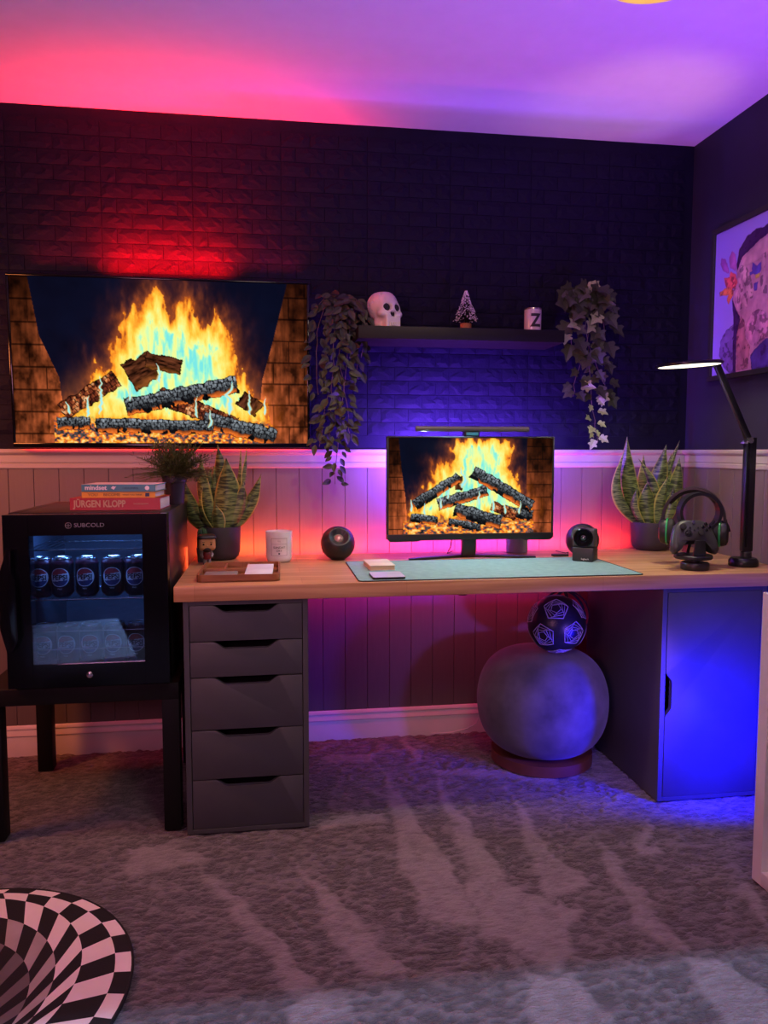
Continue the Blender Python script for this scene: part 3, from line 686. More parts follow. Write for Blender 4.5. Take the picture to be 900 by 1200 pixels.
# skull from a distance field, cast onto a sphere of rays
def radial(name, sdf, c, nu, nv, rmax, mat, parent, color=None, loc=(0, 0, 0)):
    th = np.linspace(0.0001, PI-.0001, nv)[:, None]; ph = np.linspace(0, 2*PI, nu, endpoint=False)[None, :]
    D = np.stack([np.sin(th)*np.cos(ph), np.sin(th)*np.sin(ph), np.cos(th)*np.ones_like(ph)], -1); t = np.full(D.shape[:2], rmax)
    for _ in range(90):
        d = sdf(np.array(c)+D*t[..., None]); t = np.maximum(t-d*.5, .003)
    return grid_mesh(name, np.array(c)+D*t[..., None], None, mat, parent, loc, closed=True)
def ell(P, c, r):
    q = (P-np.array(c))/np.array(r); l = np.linalg.norm(q, axis=-1); return (l-1)*min(r)
def smin(a, b, k): h = np.clip(.5+.5*(b-a)/k, 0, 1); return b*(1-h)+a*h-k*h*(1-h)
def smax(a, b, k): return -smin(-a, -b, k)
def skull_sdf(P):
    Pm = P.copy(); Pm[..., 0] = np.abs(Pm[..., 0])
    d = ell(Pm, (0, .018, .088), (.054, .070, .058))
    d = smin(d, ell(Pm, (0, -.034, .068), (.043, .030, .036)), .012)
    d = smin(d, ell(Pm, (.033, -.036, .052), (.016, .022, .012)), .010)
    q = np.abs(Pm-np.array((0, -.030, .020)))-np.array((.026, .030, .024)); bx_ = np.linalg.norm(np.maximum(q, 0), axis=-1)+np.minimum(q.max(-1), 0)-.004
    d = smin(d, bx_, .010)
    d = smin(d, ell(Pm, (.034, -.004, .026), (.008, .022, .022)), .008)
    d = smax(d, -ell(Pm, (.0205, -.062, .076), (.0155, .034, .0150)), .002)
    d = smax(d, -ell(Pm, (.005, -.066, .050), (.0065, .022, .011)), .002)
    d = smax(d, -ell(Pm, (.046, -.026, .030), (.010, .020, .012)), .005)
    for cx, cy, cz in ((-.050, .0, .10), (-.053, .02, .085), (-.045, .045, .10), (-.048, .01, .068), (-.03, -.02, .125)):
        d = smax(d, -ell(P, (cx, cy, cz), (.006, .003, .0045)), .001)
    d = smax(d, P[..., 2]-.138, .004); return smax(d, -P[..., 2], .001)
sk = empty('skull_ornament', (.428, 2.865, ZS), 'white ceramic skull on the left of the shelf', 'skull', rz=R(24))
radial('skull', skull_sdf, (0, -.004, .062), 150, 110, .11, M('bone_white', (.58, .52, .49), .5), sk)
socket_shade = M('socket_shade_black', (.012, .010, .012), .9)  # black blobs stand in for the shade inside the eye sockets and nose
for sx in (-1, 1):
    bm = B(); ball(bm, (sx*.0205, -.044, .076), .0150, (1, .5, .98), 20, 12); fin('eye_shade', bm, socket_shade, sk, smooth=True)
bm = B(); ball(bm, (.0045, -.052, .0505), .0062, (.8, .8, 1.5), 12, 8); ball(bm, (-.0045, -.052, .0505), .0062, (.8, .8, 1.5), 12, 8); fin('nose_shade', bm, socket_shade, sk, smooth=True)
bm = B()
for k in range(-3, 4): box(bm, (k*.0068, -.0655+.0010*k*k*.4, .014), (.0056, .004, .012), .0012)
fin('teeth', bm, M('bone_white', (.7, .64, .6)), sk)
# bottle-brush tree
bt = empty('bottle_brush_tree', (.739, 2.87, ZS), 'small frosted bottle-brush tree at the middle of the shelf', 'ornament')
bm = B(); lathe(bm, [(0, 0), (.022, 0), (.021, .032), (0, .032)], 24); fin('trunk_base', bm, M('cork', '9A6238', .8, bump=.6), bt, smooth=True)
bm = B(); fz = B()
tube(bm, [(0, 0, .03), (0, 0, .158)], .0014, 6)
for k in range(1500):
    t = random.random(); z = .036+.118*t; L = (.041*(1-t)+.004)*random.uniform(.75, 1.05); a = random.uniform(0, 2*PI)
    e = Vector((math.cos(a)*L, math.sin(a)*L, z+.006*(1-t))); p0 = Vector((0, 0, z)); sd = Vector((-math.sin(a), math.cos(a), 0))*.0005
    v = [bm.verts.new(p0+sd), bm.verts.new(p0-sd), bm.verts.new(e-sd), bm.verts.new(e+sd)]; bm.faces.new(v)
    if k % 3 == 0: box(fz, e, (.0026, .0026, .0022), 0)
o = fin('bristles', bm, M('dark_tinsel_green', '27301F', .6, var=.4), bt); o['kind'] = 'stuff'
o = fin('frost', fz, M('frost_white', (.8, .75, .78), .7), bt); o['kind'] = 'stuff'
# glass jar with the letter
zc = empty('letter_candle', (1.0, 2.865, ZS+.0065), 'small glass candle jar printed with a black letter Z', 'candle')
bm = B(); lathe(bm, [(0, 0), (.0315, 0), (.0325, .003), (.0325, .082), (.0305, .082), (.0305, .066), (0, .066)], 36); fin('jar', bm, M('cream_glass', (.62, .52, .48), .2, coat=.5), zc, smooth=True)
bm = B(); lathe(bm, [(.031, .0825), (.0335, .0825), (.0335, .087), (.031, .087), (.031, .0825)], 36); fin('rim', bm, M('silver_rim', (.5, .4, .42), .25, metal=.8), zc, smooth=True)
text('letter', 'Z', .066, matte, zc, (.001, -.0331, .038), wrap=.0325, sx=.9, bold=.0022)
sq = empty('glass_coaster', (1.0, 2.865, ZS), 'clear square coaster under the letter candle', 'coaster')
sbox('slab', (-.055, -.045, 0), (.055, .045, .006), M('clear_acrylic', (.25, .22, .26), .08, coat=1), sq, bev=.0015)

# ------------------------------------------------------------------ hanging greenery
def leaf_mesh(name, outline, mat, fold=.25, curl=.12):
    """outline: half contour (x, y) from base to tip; built as two folded halves with thickness of a real leaf"""
    bm = B(); n = len(outline); L = outline[-1][1]
    mid = [bm.verts.new((0, y, -curl*y*y/L)) for x, y in outline]
    for sgn in (-1, 1):
        ed = [bm.verts.new((sgn*x, y, abs(x)*fold-curl*y*y/L)) if x > 1e-5 else mid[i] for i, (x, y) in enumerate(outline)]
        for i in range(n-1):
            q = [mid[i], mid[i+1], ed[i+1], ed[i]]; u = []
            for v in q:
                if v not in u: u.append(v)
            if len(u) > 2: bm.faces.new(u if sgn > 0 else u[::-1])
    me = bpy.data.meshes.new(name); bm.to_mesh(me); bm.free(); me.materials.append(mat); return me
ivyA = M('ivy_green', '363D2B', .55, var=.3); ivyB = M('ivy_olive', '464A2F', .55, var=.3); ivyC = M('ivy_pale', '9CA878', .55, var=.25)
ivy_out = [(0, 0), (.16, -.10), (.34, -.06), (.40, .12), (.28, .26), (.46, .40), (.50, .56), (.30, .58), (.20, .66), (.12, .86), (0, 1.05)]
ivy_out = [(x, y+.10) for x, y in ivy_out]; ivy_out[0] = (0, 0.06)
oval_out = [(0, 0), (.10, .08), (.24, .28), (.27, .48), (.18, .74), (.07, .92), (0, 1.0)]
ivyM = [leaf_mesh('leaf', ivy_out, m_) for m_ in (ivyA, ivyB, ivyC)]
sageA = M('vine_dull_green', '23271F', .6, var=.3); sageB = M('vine_olive_green', '35371F', .6, var=.3)
ovM = [leaf_mesh('leaf', oval_out, m_, .3, .2) for m_ in (sageA, sageB)]
stemm = M('vine_stem', '5A4A38', .7)
def garland(nm, label, hook, strands, meshes, size, per, grp, spreadx, pick):
    t = empty(nm, hook, label, 'plant'); cnt = 0
    bm = B(); tube(bm, [(0, WALL_Y-hook[1]-.002, .0), (0, -.005, .0), (0, -.012, .012)], .003, 8); fin('hook', bm, steel, t)
    for si, st in enumerate(strands):
        n = 14; pts = []
        for k in range(n+1):
            s_ = k/n*(len(st)-1); i = min(int(s_), len(st)-2); f_ = s_-i
            a, b_ = Vector(st[i]), Vector(st[i+1]); pts.append(a.lerp(b_, f_)+Vector((random.uniform(-.004, .004), random.uniform(-.003, .003), 0)))
        bm = B(); tube(bm, pts, .0014, 5); fin('stem', bm, stemm, t, smooth=True)
        L = sum((pts[i+1]-pts[i]).length for i in range(n)); nl = int(L*per)
        for k in range(nl):
            s_ = (k+.5)/nl*n; i = min(int(s_), n-1); p = pts[i].lerp(pts[i+1], s_-i)
            yaw = random.uniform(-1.5, 1.5)+(PI if False else 0)
            side = (-1)**k
            o = link('leaf', meshes[pick(p, k)], t)
            off = Vector((side*random.uniform(.2, 1.0)*spreadx(p), random.uniform(-.028, .012), random.uniform(-.008, .008)))
            o.location = p+off
            sc = size(p)*random.uniform(.75, 1.2); o.scale = (sc, sc, sc)
            dirv = Vector((side*random.uniform(.1, .9), random.uniform(-.7, .0), random.uniform(-1.1, -.05))).normalized()
            nrm = Vector((random.uniform(-.5, .5), -1, random.uniform(-.1, .7))); xax = dirv.cross(nrm).normalized(); zax = xax.cross(dirv)
            o.rotation_euler = Matrix((xax, dirv, zax)).transposed().to_euler(); cnt += 1
    return cnt
# right: ivy with star-shaped leaves
g1 = garland('ivy_garland', 'hanging ivy with large star-shaped leaves right of the shelf', (1.215, 2.90, 1.765),
    [[(0, 0, 0), (-.05, -.03, -.05), (-.06, -.035, -.16), (-.05, -.03, -.26)], [(0, 0, 0), (.04, -.03, -.03), (.075, -.035, -.12), (.08, -.03, -.30)],
     [(0, 0, 0), (-.01, -.04, -.04), (.0, -.045, -.2), (.025, -.035, -.40), (.045, -.03, -.52), (.062, -.03, -.595)], [(0, 0, 0), (.02, -.03, .0), (.03, -.04, -.1), (.0, -.04, -.22), (-.04, -.035, -.36), (-.045, -.03, -.42)],
     [(0, 0, 0), (-.04, -.02, .0), (-.07, -.03, -.02), (-.085, -.03, -.10)], [(0, 0, 0), (.05, -.03, .01), (.08, -.03, -.02), (.09, -.03, -.08)], [(.02, 0, -.2), (.05, -.03, -.3), (.085, -.03, -.38), (.09, -.03, -.42)]],
    ivyM, lambda p: .060 if p.z > -.25 else (.05 if p.z > -.42 else .032), 46, None, lambda p: .032 if p.z > -.4 else .018, lambda p, k: 2 if p.z < -.43 or k % 9 == 0 else k % 2)
# left: dense small pointed leaves
g2 = garland('leafy_garland', 'dense hanging vine of small pointed leaves between television and shelf', (.268, 2.90, 1.70),
    [[(0, 0, 0), (-.05, -.03, -.02), (-.085, -.03, -.10), (-.095, -.03, -.22), (-.085, -.03, -.36)], [(0, 0, 0), (-.02, -.04, -.06), (-.03, -.05, -.2), (-.04, -.04, -.4), (-.045, -.035, -.55)],
     [(0, 0, 0), (.02, -.04, -.05), (.02, -.05, -.2), (.0, -.045, -.4), (-.02, -.04, -.56), (-.028, -.035, -.69)], [(0, 0, 0), (.045, -.03, -.03), (.06, -.035, -.15), (.06, -.03, -.30)],
     [(0, 0, 0), (.05, -.02, .0), (.085, -.03, -.08), (.075, -.03, -.22)], [(0, 0, 0), (-.0, -.05, -.1), (-.01, -.055, -.25), (.025, -.04, -.42), (.03, -.04, -.52)], [(0, 0, 0), (-.05, -.03, .005), (-.09, -.03, -.04)], [(-.03, 0, -.3), (-.06, -.03, -.4), (-.075, -.03, -.5), (-.085, -.03, -.55)]],
    ovM, lambda p: .043 if p.z > -.5 else .036, 84, None, lambda p: .026, lambda p, k: 1 if (k % 3 == 0 or p.z < -.25 and k % 2) else 0)
print('leaves', g1, g2)

# ------------------------------------------------------------------ snake plants
def leaf_mat():
    m = bpy.data.materials.new('snake_leaf'); m.use_nodes = True; nt = m.node_tree; N = nt.nodes; L = nt.links; b = N['Principled BSDF']; b.inputs['Roughness'].default_value = .42
    a = N.new('ShaderNodeAttribute'); a.attribute_name = 'Col'; tc = N.new('ShaderNodeTexCoord'); mp = N.new('ShaderNodeMapping'); mp.inputs['Scale'].default_value = (18, 18, 120)
    L.new(tc.outputs['Object'], mp.inputs[0]); n = N.new('ShaderNodeTexNoise'); n.inputs['Scale'].default_value = 1; n.inputs['Detail'].default_value = 3; n.inputs['Distortion'].default_value = 1.2
    L.new(mp.outputs[0], n.inputs['Vector']); cr = N.new('ShaderNodeValToRGB'); cr.color_ramp.elements[0].position = .42; cr.color_ramp.elements[1].position = .6
    cr.color_ramp.elements[0].color = (*rgb('2A3A24'), 1); cr.color_ramp.elements[1].color = (*rgb('7E9254'), 1); L.new(n.outputs['Fac'], cr.inputs[0])
    mx = N.new('ShaderNodeMix'); mx.data_type = 'RGBA'; L.new(a.outputs['Fac'], mx.inputs[0]); L.new(cr.outputs[0], mx.inputs[6]); mx.inputs[7].default_value = (*rgb('B9B25A'), 1)
    L.new(mx.outputs[2], b.inputs['Base Color']); return m
snakem = leaf_mat()
def snake_leaf(parent, base, tip, width, bow=0, twist=0, fold=.3, tw2=0):
    b_ = np.array(base, float); t = np.array(tip, float); n = 16; m_ = 11; P = np.zeros((n+1, m_*2, 3)); C = np.zeros((n+1, m_*2, 3))
    ax = t-b_; side0 = np.cross(ax, (0, -1, 0)); side0 = side0/np.linalg.norm(side0); nrm0 = np.cross(side0, ax); nrm0 /= np.linalg.norm(nrm0)
    for i in range(n+1):
        s_ = i/n; ang = twist+tw2*s_; sd = side0*math.cos(ang)+nrm0*math.sin(ang); nm = -side0*math.sin(ang)+nrm0*math.cos(ang)
        c = b_+ax*s_+side0*bow*math.sin(PI*s_)
        w = 1.2*width*(.42+.58*math.sin(PI*min(1, s_*1.02)**.75))*(1-max(0, (s_-.55)/.45)**2.2)+.0006
        for j in range(m_):
            u = j/(m_-1)*2-1; off = sd*u*w/2; z = abs(u)**1.5*w*fold
            P[i, j] = c+off-nm*z; P[i, m_*2-1-j] = c+off-nm*z+nm*.0022*(1-.6*abs(u))
            e = 1 if abs(u) > .83 else 0; C[i, j] = e; C[i, m_*2-1-j] = e
    return grid_mesh('leaf', P, C, snakem, parent, closed=True)
potg = M('charcoal_plant_pot', '37323A', .55, bump=.1)
def snake_plant(loc, label, r, h, leaves):
    t = empty('snake_plant', loc, label, 'plant')
    bm = B(); lathe(bm, [(0, 0), (r*.72, 0), (r*.90, .012), (r*.97, .03), (r, h-.004), (r*.99, h), (r*.93, h), (r*.93, h-.014), (0, h-.012)], 44); fin('pot', bm, potg, t, smooth=True)
    bm = B(); lathe(bm, [(r*.92, h-.013), (r*.6, h-.005), (0, h-.002)], 24); fin('soil', bm, soil, t, smooth=True)
    for lf in leaves: snake_leaf(t, *lf)
    return t
snake_plant((-.180, 2.815, ZT), 'snake plant in a dark pot on the left end of the desk', .074, .118,
    [((0, .03, .10), (-.005, .03, .412), .062, .01, .1), ((-.02, .0, .10), (-.062, -.0, .372), .05, -.02, .5), ((-.035, -.01, .10), (-.118, -.02, .285), .052, -.02, -.3, .35), ((-.02, -.03, .10), (-.055, -.03, .26), .034, -.03, 1.1, .2),
     ((.008, -.02, .10), (.028, -.03, .365), .078, .012, .05, .22), ((.03, -.01, .10), (.085, -.02, .285), .048, .02, -.4), ((.03, .01, .10), (.150, -.0, .305), .044, .015, .3), ((.02, .03, .10), (.078, .03, .395), .028, .01, 1.0), ((.03, .03, .10), (.098, .03, .398), .03, .02, -.8),
     ((-.01, .01, .10), (-.03, .02, .33), .05, -.01, -.6), ((.0, -.035, .10), (-.01, -.05, .20), .04, .0, .2), ((-.03, .03, .10), (-.02, .045, .335), .05, 0, .3)])
snake_plant((1.495, 2.845, ZT), 'snake plant in a dark pot behind the headset', .078, .110,
    [((-.03, .01, .10), (-.110, -.0, .445), .058, -.025, .35), ((-.04, .0, .10), (-.128, -.01, .385), .055, -.05, -.5, .35), ((-.045, -.02, .10), (-.075, -.03, .25), .03, -.03, 1.0), ((-.02, -.03, .10), (-.045, -.045, .27), .06, -.0, .1),
     ((0, .0, .10), (.055, -.0, .415), .062, -.005, .45), ((.01, .035, .10), (-.02, .04, .375), .056, .0, -.2), ((.03, .01, .10), (.118, .01, .365), .058, .03, .2), ((.02, -.03, .10), (.04, -.045, .29), .05, .0, -.3), ((.03, .03, .10), (.10, .04, .38), .042, .0, .8), ((.05, .03, .22), (.128, .03, .432), .018, .0, .3),
     ((-.0, -.02, .10), (-.075, -.03, .36), .036, .03, .9), ((.035, -.03, .10), (.065, -.05, .25), .04, .01, .5)])

# ------------------------------------------------------------------ monitor and light bar
mo = empty('monitor', (.72, 2.72, ZT), 'desktop monitor showing a log fire', 'monitor')
mw_, z0, z1 = .618, .073, .441
bm = B(); span(bm, (-mw_/2, -.026, z0), (mw_/2, -.004, z1), .003); span(bm, (-.17, -.006, .13), (.17, .03, .38), .012); fin('back_shell', bm, matte, mo, smooth=True)
bm = B(); f = .006
span(bm, (-mw_/2, -.032, z1-f), (mw_/2, -.026, z1), .001); span(bm, (-mw_/2, -.032, z0+.012), (-mw_/2+f, -.026, z1-f), .001); span(bm, (mw_/2-f, -.032, z0+.012), (mw_/2, -.026, z1-f), .001)
prism(bm, [(-mw_/2, z0+.018), (mw_/2, z0+.018), (mw_/2, z0+.002), (mw_/2-.012, z0-.008), (mw_/2-.11, z0-.008), (mw_/2-.12, z0-.003), (-mw_/2+.12, z0-.003), (-mw_/2+.11, z0-.008), (-mw_/2+.012, z0-.008), (-mw_/2, z0+.002)], -.036, -.026, 'XZ', .001)
fin('bezel', bm, black, mo, smooth=True, angle=30)
flameM = [(300, 325), (312, 290), (375, 215), (372, 175), (400, 165), (425, 175), (435, 150), (430, 110), (450, 88), (600, 88), (632, 130), (612, 178), (640, 205), (660, 240), (650, 265), (700, 310), (690, 345), (300, 345)]
logsM = [(455, 205, 452, 250, 12, 'brown'), (312, 298, 455, 208, 17, 'char'), (385, 296, 545, 252, 19, 'char'), (590, 318, 695, 335, 19, 'char'), (560, 300, 640, 335, 16, 'glow'), (440, 312, 590, 355, 22, 'char'), (300, 335, 385, 348, 14, 'char'), (420, 352, 520, 372, 13, 'char'), (496, 192, 692, 305, 21, 'char')]
tongM = [(305, 320, 45, 6), (395, 310, 40, 6), (420, 280, 40, 6), (468, 245, 70, 12), (520, 300, 50, 7), (560, 320, 55, 7), (600, 330, 50, 6), (650, 330, 45, 6), (345, 330, 40, 6)]
s = screen('screen', mo, mw_-2*f, z1-z0-.024, 300, 180, (232, 85, 755, 390), lambda U, V: fire_picture(U*1.0, V*1.0, 232, 85, 523, 305, flameM, logsM, [.06, .08, .10, .12], [.84, .84, .84, .85], 17, tongM), -.0268)
s.location = (0, 0, (z0+z1)/2+.006); s['label'] = 'glowing screen picture of burning logs'
bm = B(); span(bm, (-.026, -.006, .008), (.026, .02, .14), .004); fin('neck', bm, black, mo, smooth=True)
for sx in (-1, 1):
    bm = B(); prism(bm, [(0, .055), (sx*.02, .055), (sx*.235, -.052), (sx*.233, -.064), (sx*.222, -.064), (0, .012)], 0.0004, .009, 'XY', .002); fin('foot', bm, black, mo, smooth=True)
lb = empty('monitor_light_bar', (.72, 2.70, ZT+.4415), 'slim grey light bar clipped on top of the monitor', 'lamp')
bm = B(); tube(bm, [(-.205, -.004, .026), (.212, -.004, .026)], .0095, 16); fin('bar', bm, M('bar_grey', (.10, .095, .10), .4), lb, smooth=True)
sbox('clip', (-.028, -.010, .0), (.028, .022, .036), black, lb, bev=.003)
sbox('touch_pad', (-.022, -.0125, .003), (.022, -.0102, .014), M('cyan_touch_panel', (.05, .32, .42), .3), lb, bev=.0005)
# desk things
mat_ = empty('desk_mat', (.711, 2.45, ZT), 'large teal desk mat under the monitor', 'mat')
matm = M('teal_felt', '7FA6A0', .85, var=.10, scale=40, bump=.4, bscale=700)
def rrect(w, d, r, n=6):
    out = []
    for cx, cy, a0 in ((w/2-r, d/2-r, 0), (-w/2+r, d/2-r, 90), (-w/2+r, -d/2+r, 180), (w/2-r, -d/2+r, 270)):
        for k in range(n+1): a = R(a0+90*k/n); out.append((cx+r*math.cos(a), cy+r*math.sin(a)))
    return out
bm = B(); prism(bm, rrect(.90, .405, .012), 0, .0025, 'XY'); fin('felt_sheet', bm, matm, mat_)
bm = B(); tube(bm, [(x, y, .0018) for x, y in rrect(.902, .407, .013)], .0018, 6, True); fin('stitched_edge', bm, matte, mat_)
ZM = ZT+.0027
nb = empty('notebook', (.357, 2.515, ZM), 'small cream notebook lying on the left of the desk mat', 'notebook', rz=R(2))
sbox('page_block', (-.040, -.072, .002), (.040, .072, .014), M('cream_pages', 'C9B48A', .8, stretch=(1, 1, 80)), nb, bev=.0008)
sbox('cover', (-.042, -.074, .0141), (.042, .074, .0161), M('cream_cover', 'D8CBB6', .6), nb, bev=.001); sbox('back_cover', (-.042, -.074, 0), (.042, .074, .0019), M('cream_cover', 'D8CBB6'), nb, bev=.0005)
ph = empty('phone', (.354, 2.315, ZM), 'pale slim phone lying in front of the notebook', 'phone', rz=R(0))
bm = B(); prism(bm, rrect(.100, .108, .010), 0, .0062, 'XY', .0008); fin('case', bm, black, ph, smooth=True)
bm = B(); prism(bm, rrect(.098, .106, .009), .0063, .0072, 'XY'); fin('top_cover', bm, M('pale_blue_cover', 'B9C4CE', .3), ph)
tr = empty('desk_tray', (-.093, 2.43, ZT), 'shallow wooden organiser tray on the left end of the desk', 'tray', rz=R(-1))
bm = B(); prism(bm, rrect(.245, .27, .022), 0, .005, 'XY'); fin('base', bm, traywood, tr)
bm = B(); a = rrect(.245, .27, .022); b_ = rrect(.233, .258, .017)
for k in range(len(a)):
    k2 = (k+1) % len(a)
    q = [bm.verts.new((*a[k], .0)), bm.verts.new((*a[k2], .0)), bm.verts.new((*a[k2], .022)), bm.verts.new((*a[k], .022)), bm.verts.new((*b_[k], .0052)), bm.verts.new((*b_[k2], .0052)), bm.verts.new((*b_[k2], .022)), bm.verts.new((*b_[k], .022))]
    bm.faces.new(q[0:4]); bm.faces.new((q[4], q[5], q[6], q[7])); bm.faces.new((q[3], q[2], q[6], q[7]))
bmesh.ops.remove_doubles(bm, verts=bm.verts, dist=1e-5); fin('rim', bm, traywood, tr)
sbox('divider', (.017, -.129, .0052), (.022, .129, .019), traywood, tr, bev=.0005); sbox('divider', (-.116, .005, .0052), (.0165, .010, .019), traywood, tr, bev=.0005); sbox('divider', (-.053, .0102, .0052), (-.048, .129, .019), traywood, tr, bev=.0005); sbox('divider', (.0225, .02, .0052), (.116, .025, .012), traywood, tr, bev=.0005)
nc = empty('note_cards', (-.034, 2.40, ZT+.0126), 'stack of white cards tilted in the wooden tray', 'cards', rz=R(-2)); nc.rotation_euler.x = R(2)
for k in range(3): sbox('card', (-.041, -.085, .0034*k), (.041, .085, .0034*k+.003), M('white_card', (.78, .78, .82), .6), nc, bev=.0003)
gd = empty('grey_pouch', (-.150, 2.365, ZT+.0056), 'flat grey pouch in the front compartment of the tray', 'pouch')
sbox('body', (-.050, -.045, 0), (.050, .045, .011), M('grey_cloth', '8D8078', .8, bump=.4), gd, bev=.004)
ca = empty('candle', (.030, 2.715, ZT), 'white frosted jar candle with a paper label', 'candle')
bm = B(); lathe(bm, [(0, 0), (.036, 0), (.041, .004), (.0455, .016), (.0475, .108), (.045, .108), (.044, .09), (0, .088)], 48); fin('jar', bm, M('frosted_white_glass', (.72, .70, .70), .25, coat=.3), ca, smooth=True)
lblm = M('cream_label', (.66, .60, .58), .6)
def wrapped(bm, w, z0_, z1_, r, n=10):
    a = [[bm.verts.new((r*math.sin(-w/2/r+w/r*k/n), -r*math.cos(-w/2/r+w/r*k/n), z)) for k in range(n+1)] for z in (z0_, z1_)]
    for k in range(n): bm.faces.new((a[0][k], a[0][k+1], a[1][k+1], a[1][k]))
bm = B(); wrapped(bm, .062, .022, .090, .0480); fin('paper_label', bm, lblm, ca)
bm = B()
for zz in (.026, .085): wrapped(bm, .056, zz, zz+.0008, .0483)
wrapped(bm, .056, .066, .0666, .0483)
for sx in (-1, 1):
    a_ = sx*.028/.0483; bm.faces.new([bm.verts.new((.0483*math.sin(a_+d), -.0483*math.cos(a_+d), z)) for d, z in ((-.009, .026), (.009, .026), (.009, .0858), (-.009, .0858))])
fin('label_border', bm, matte, ca)
text('lettering', 'SUNDAY', .0105, matte, ca, (0, -.0484, .054), wrap=.0483, ext=.0001); text('second_lettering', 'DRY', .0100, matte, ca, (0, -.0484, .0425), wrap=.0483, ext=.0001)
text('small_lettering', 'TCL', .006, matte, ca, (0, -.0484, .076), wrap=.0483, ext=.0001)
bm = B(); ball(bm, (0, -.0484, .033), .003, (1, .2, 1)); fin('label_mark', bm, matte, ca)
# vinyl figurine
fg = empty('vinyl_figurine', (-.214, 2.66, ZT+.0002), 'small big-headed vinyl figurine with hair bun, beard and red shirt', 'figurine', rz=R(8))
skin = M('figure_skin', 'C08A58', .45); hair = M('figure_hair', (.012, .010, .012), .4); redsh = M('figure_red', '6E1418', .5); greyp = M('figure_grey', '8C8084', .5)
def head_sdf(P):
    q = np.abs(P-np.array((0, 0, .075)))-np.array((.016, .012, .012)); return np.linalg.norm(np.maximum(q, 0), axis=-1)+np.minimum(q.max(-1), 0)-.012
radial('head', head_sdf, (0, 0, .075), 40, 28, .05, skin, fg)
def hair_sdf(P):
    q = np.abs(P-np.array((0, .001, .078)))-np.array((.0185, .0145, .014)); d = np.linalg.norm(np.maximum(q, 0), axis=-1)+np.minimum(q.max(-1), 0)-.0135
    return smax(d, -(P[..., 2]-(.090-np.clip(P[..., 1]+.014, 0, .02)*2.2)), .003)
radial('hair', hair_sdf, (0, .006, .094), 40, 28, .05, hair, fg)
bm = B(); ball(bm, (-.022, .018, .092), .010, u=14, v=10); fin('hair_bun', bm, hair, fg, smooth=True)
bm = B(); ball(bm, (0, -.012, .057), .0155, (1.15, .85, .75), 18, 12); fin('beard', bm, M('figure_beard', (.025, .012, .01), .6), fg, smooth=True)
bm = B(); [ball(bm, (sx*.0125, -.0235, .073), .0036, (1, .4, 1), 12, 8) for sx in (-1, 1)]; fin('eyes', bm, gloss, fg, smooth=True)
bm = B(); [box(bm, (sx*.0125, -.0242, .0805), (.008, .0012, .0018)) for sx in (-1, 1)]; fin('eyebrows', bm, hair, fg)
bm = B(); ball(bm, (0, -.0245, .068), .0022, u=8, v=6); [ball(bm, (sx*.0285, 0, .073), .005, (.5, 1, 1.2), 10, 8) for sx in (-1, 1)]; fin('nose_and_ears', bm, skin, fg, smooth=True)
bm = B(); lathe(bm, [(.009, .020), (.013, .022), (.0145, .032), (.013, .046), (.007, .052), (0, .053)], 20); lathe(bm, [(0, .018), (.009, .020)], 20); fin('shirt', bm, redsh, fg, smooth=True)
for sx in (-1, 1):
    bm = B(); tube(bm, [(sx*.012, 0, .046), (sx*.0175, -.003, .036), (sx*.015, -.010, .028)], [.0055, .0048, .004], 10); fin('arm', bm, greyp, fg, smooth=True)
    bm = B(); tube(bm, [(sx*.0065, 0, .022), (sx*.0075, 0, .006)], [.006, .0055], 10); fin('leg', bm, greyp, fg, smooth=True)
    bm = B(); ball(bm, (sx*.0075, -.004, .0036), .0075, (.85, 1.3, .48), 14, 8); fin('shoe', bm, matte, fg, smooth=True)
# cactus behind the figurine
ct = empty('potted_cactus', (-.236, 2.745, ZT), 'tiny green cactus in a grey pot behind the figurine', 'plant')
bm = B(); lathe(bm, [(0, 0), (.017, 0), (.021, .045), (.021, .050), (.018, .050), (0, .046)], 24); fin('pot', bm, M('grey_cement', '77706E', .8), ct, smooth=True)
bm = B(); n = 40; rings = []
for k in range(15):
    s_ = k/14; z = .046+.075*s_; rad = .0145*math.sqrt(max(0, 1-max(0, (s_-.72)/.28)**2))+.0004
    rings.append([bm.verts.new((rad*(1+.13*math.cos(a*10*2*PI/n*1.0))*math.cos(2*PI*a/n), rad*(1+.13*math.cos(a*10*2*PI/n))*math.sin(2*PI*a/n), z)) for a in range(n)])
for a, b_ in zip(rings, rings[1:]):
    for k in range(n): bm.faces.new((a[k], a[(k+1) % n], b_[(k+1) % n], b_[k]))
bm.faces.new(rings[-1]); fin('cactus', bm, M('cactus_green', '2E5232', .6), ct, smooth=True)
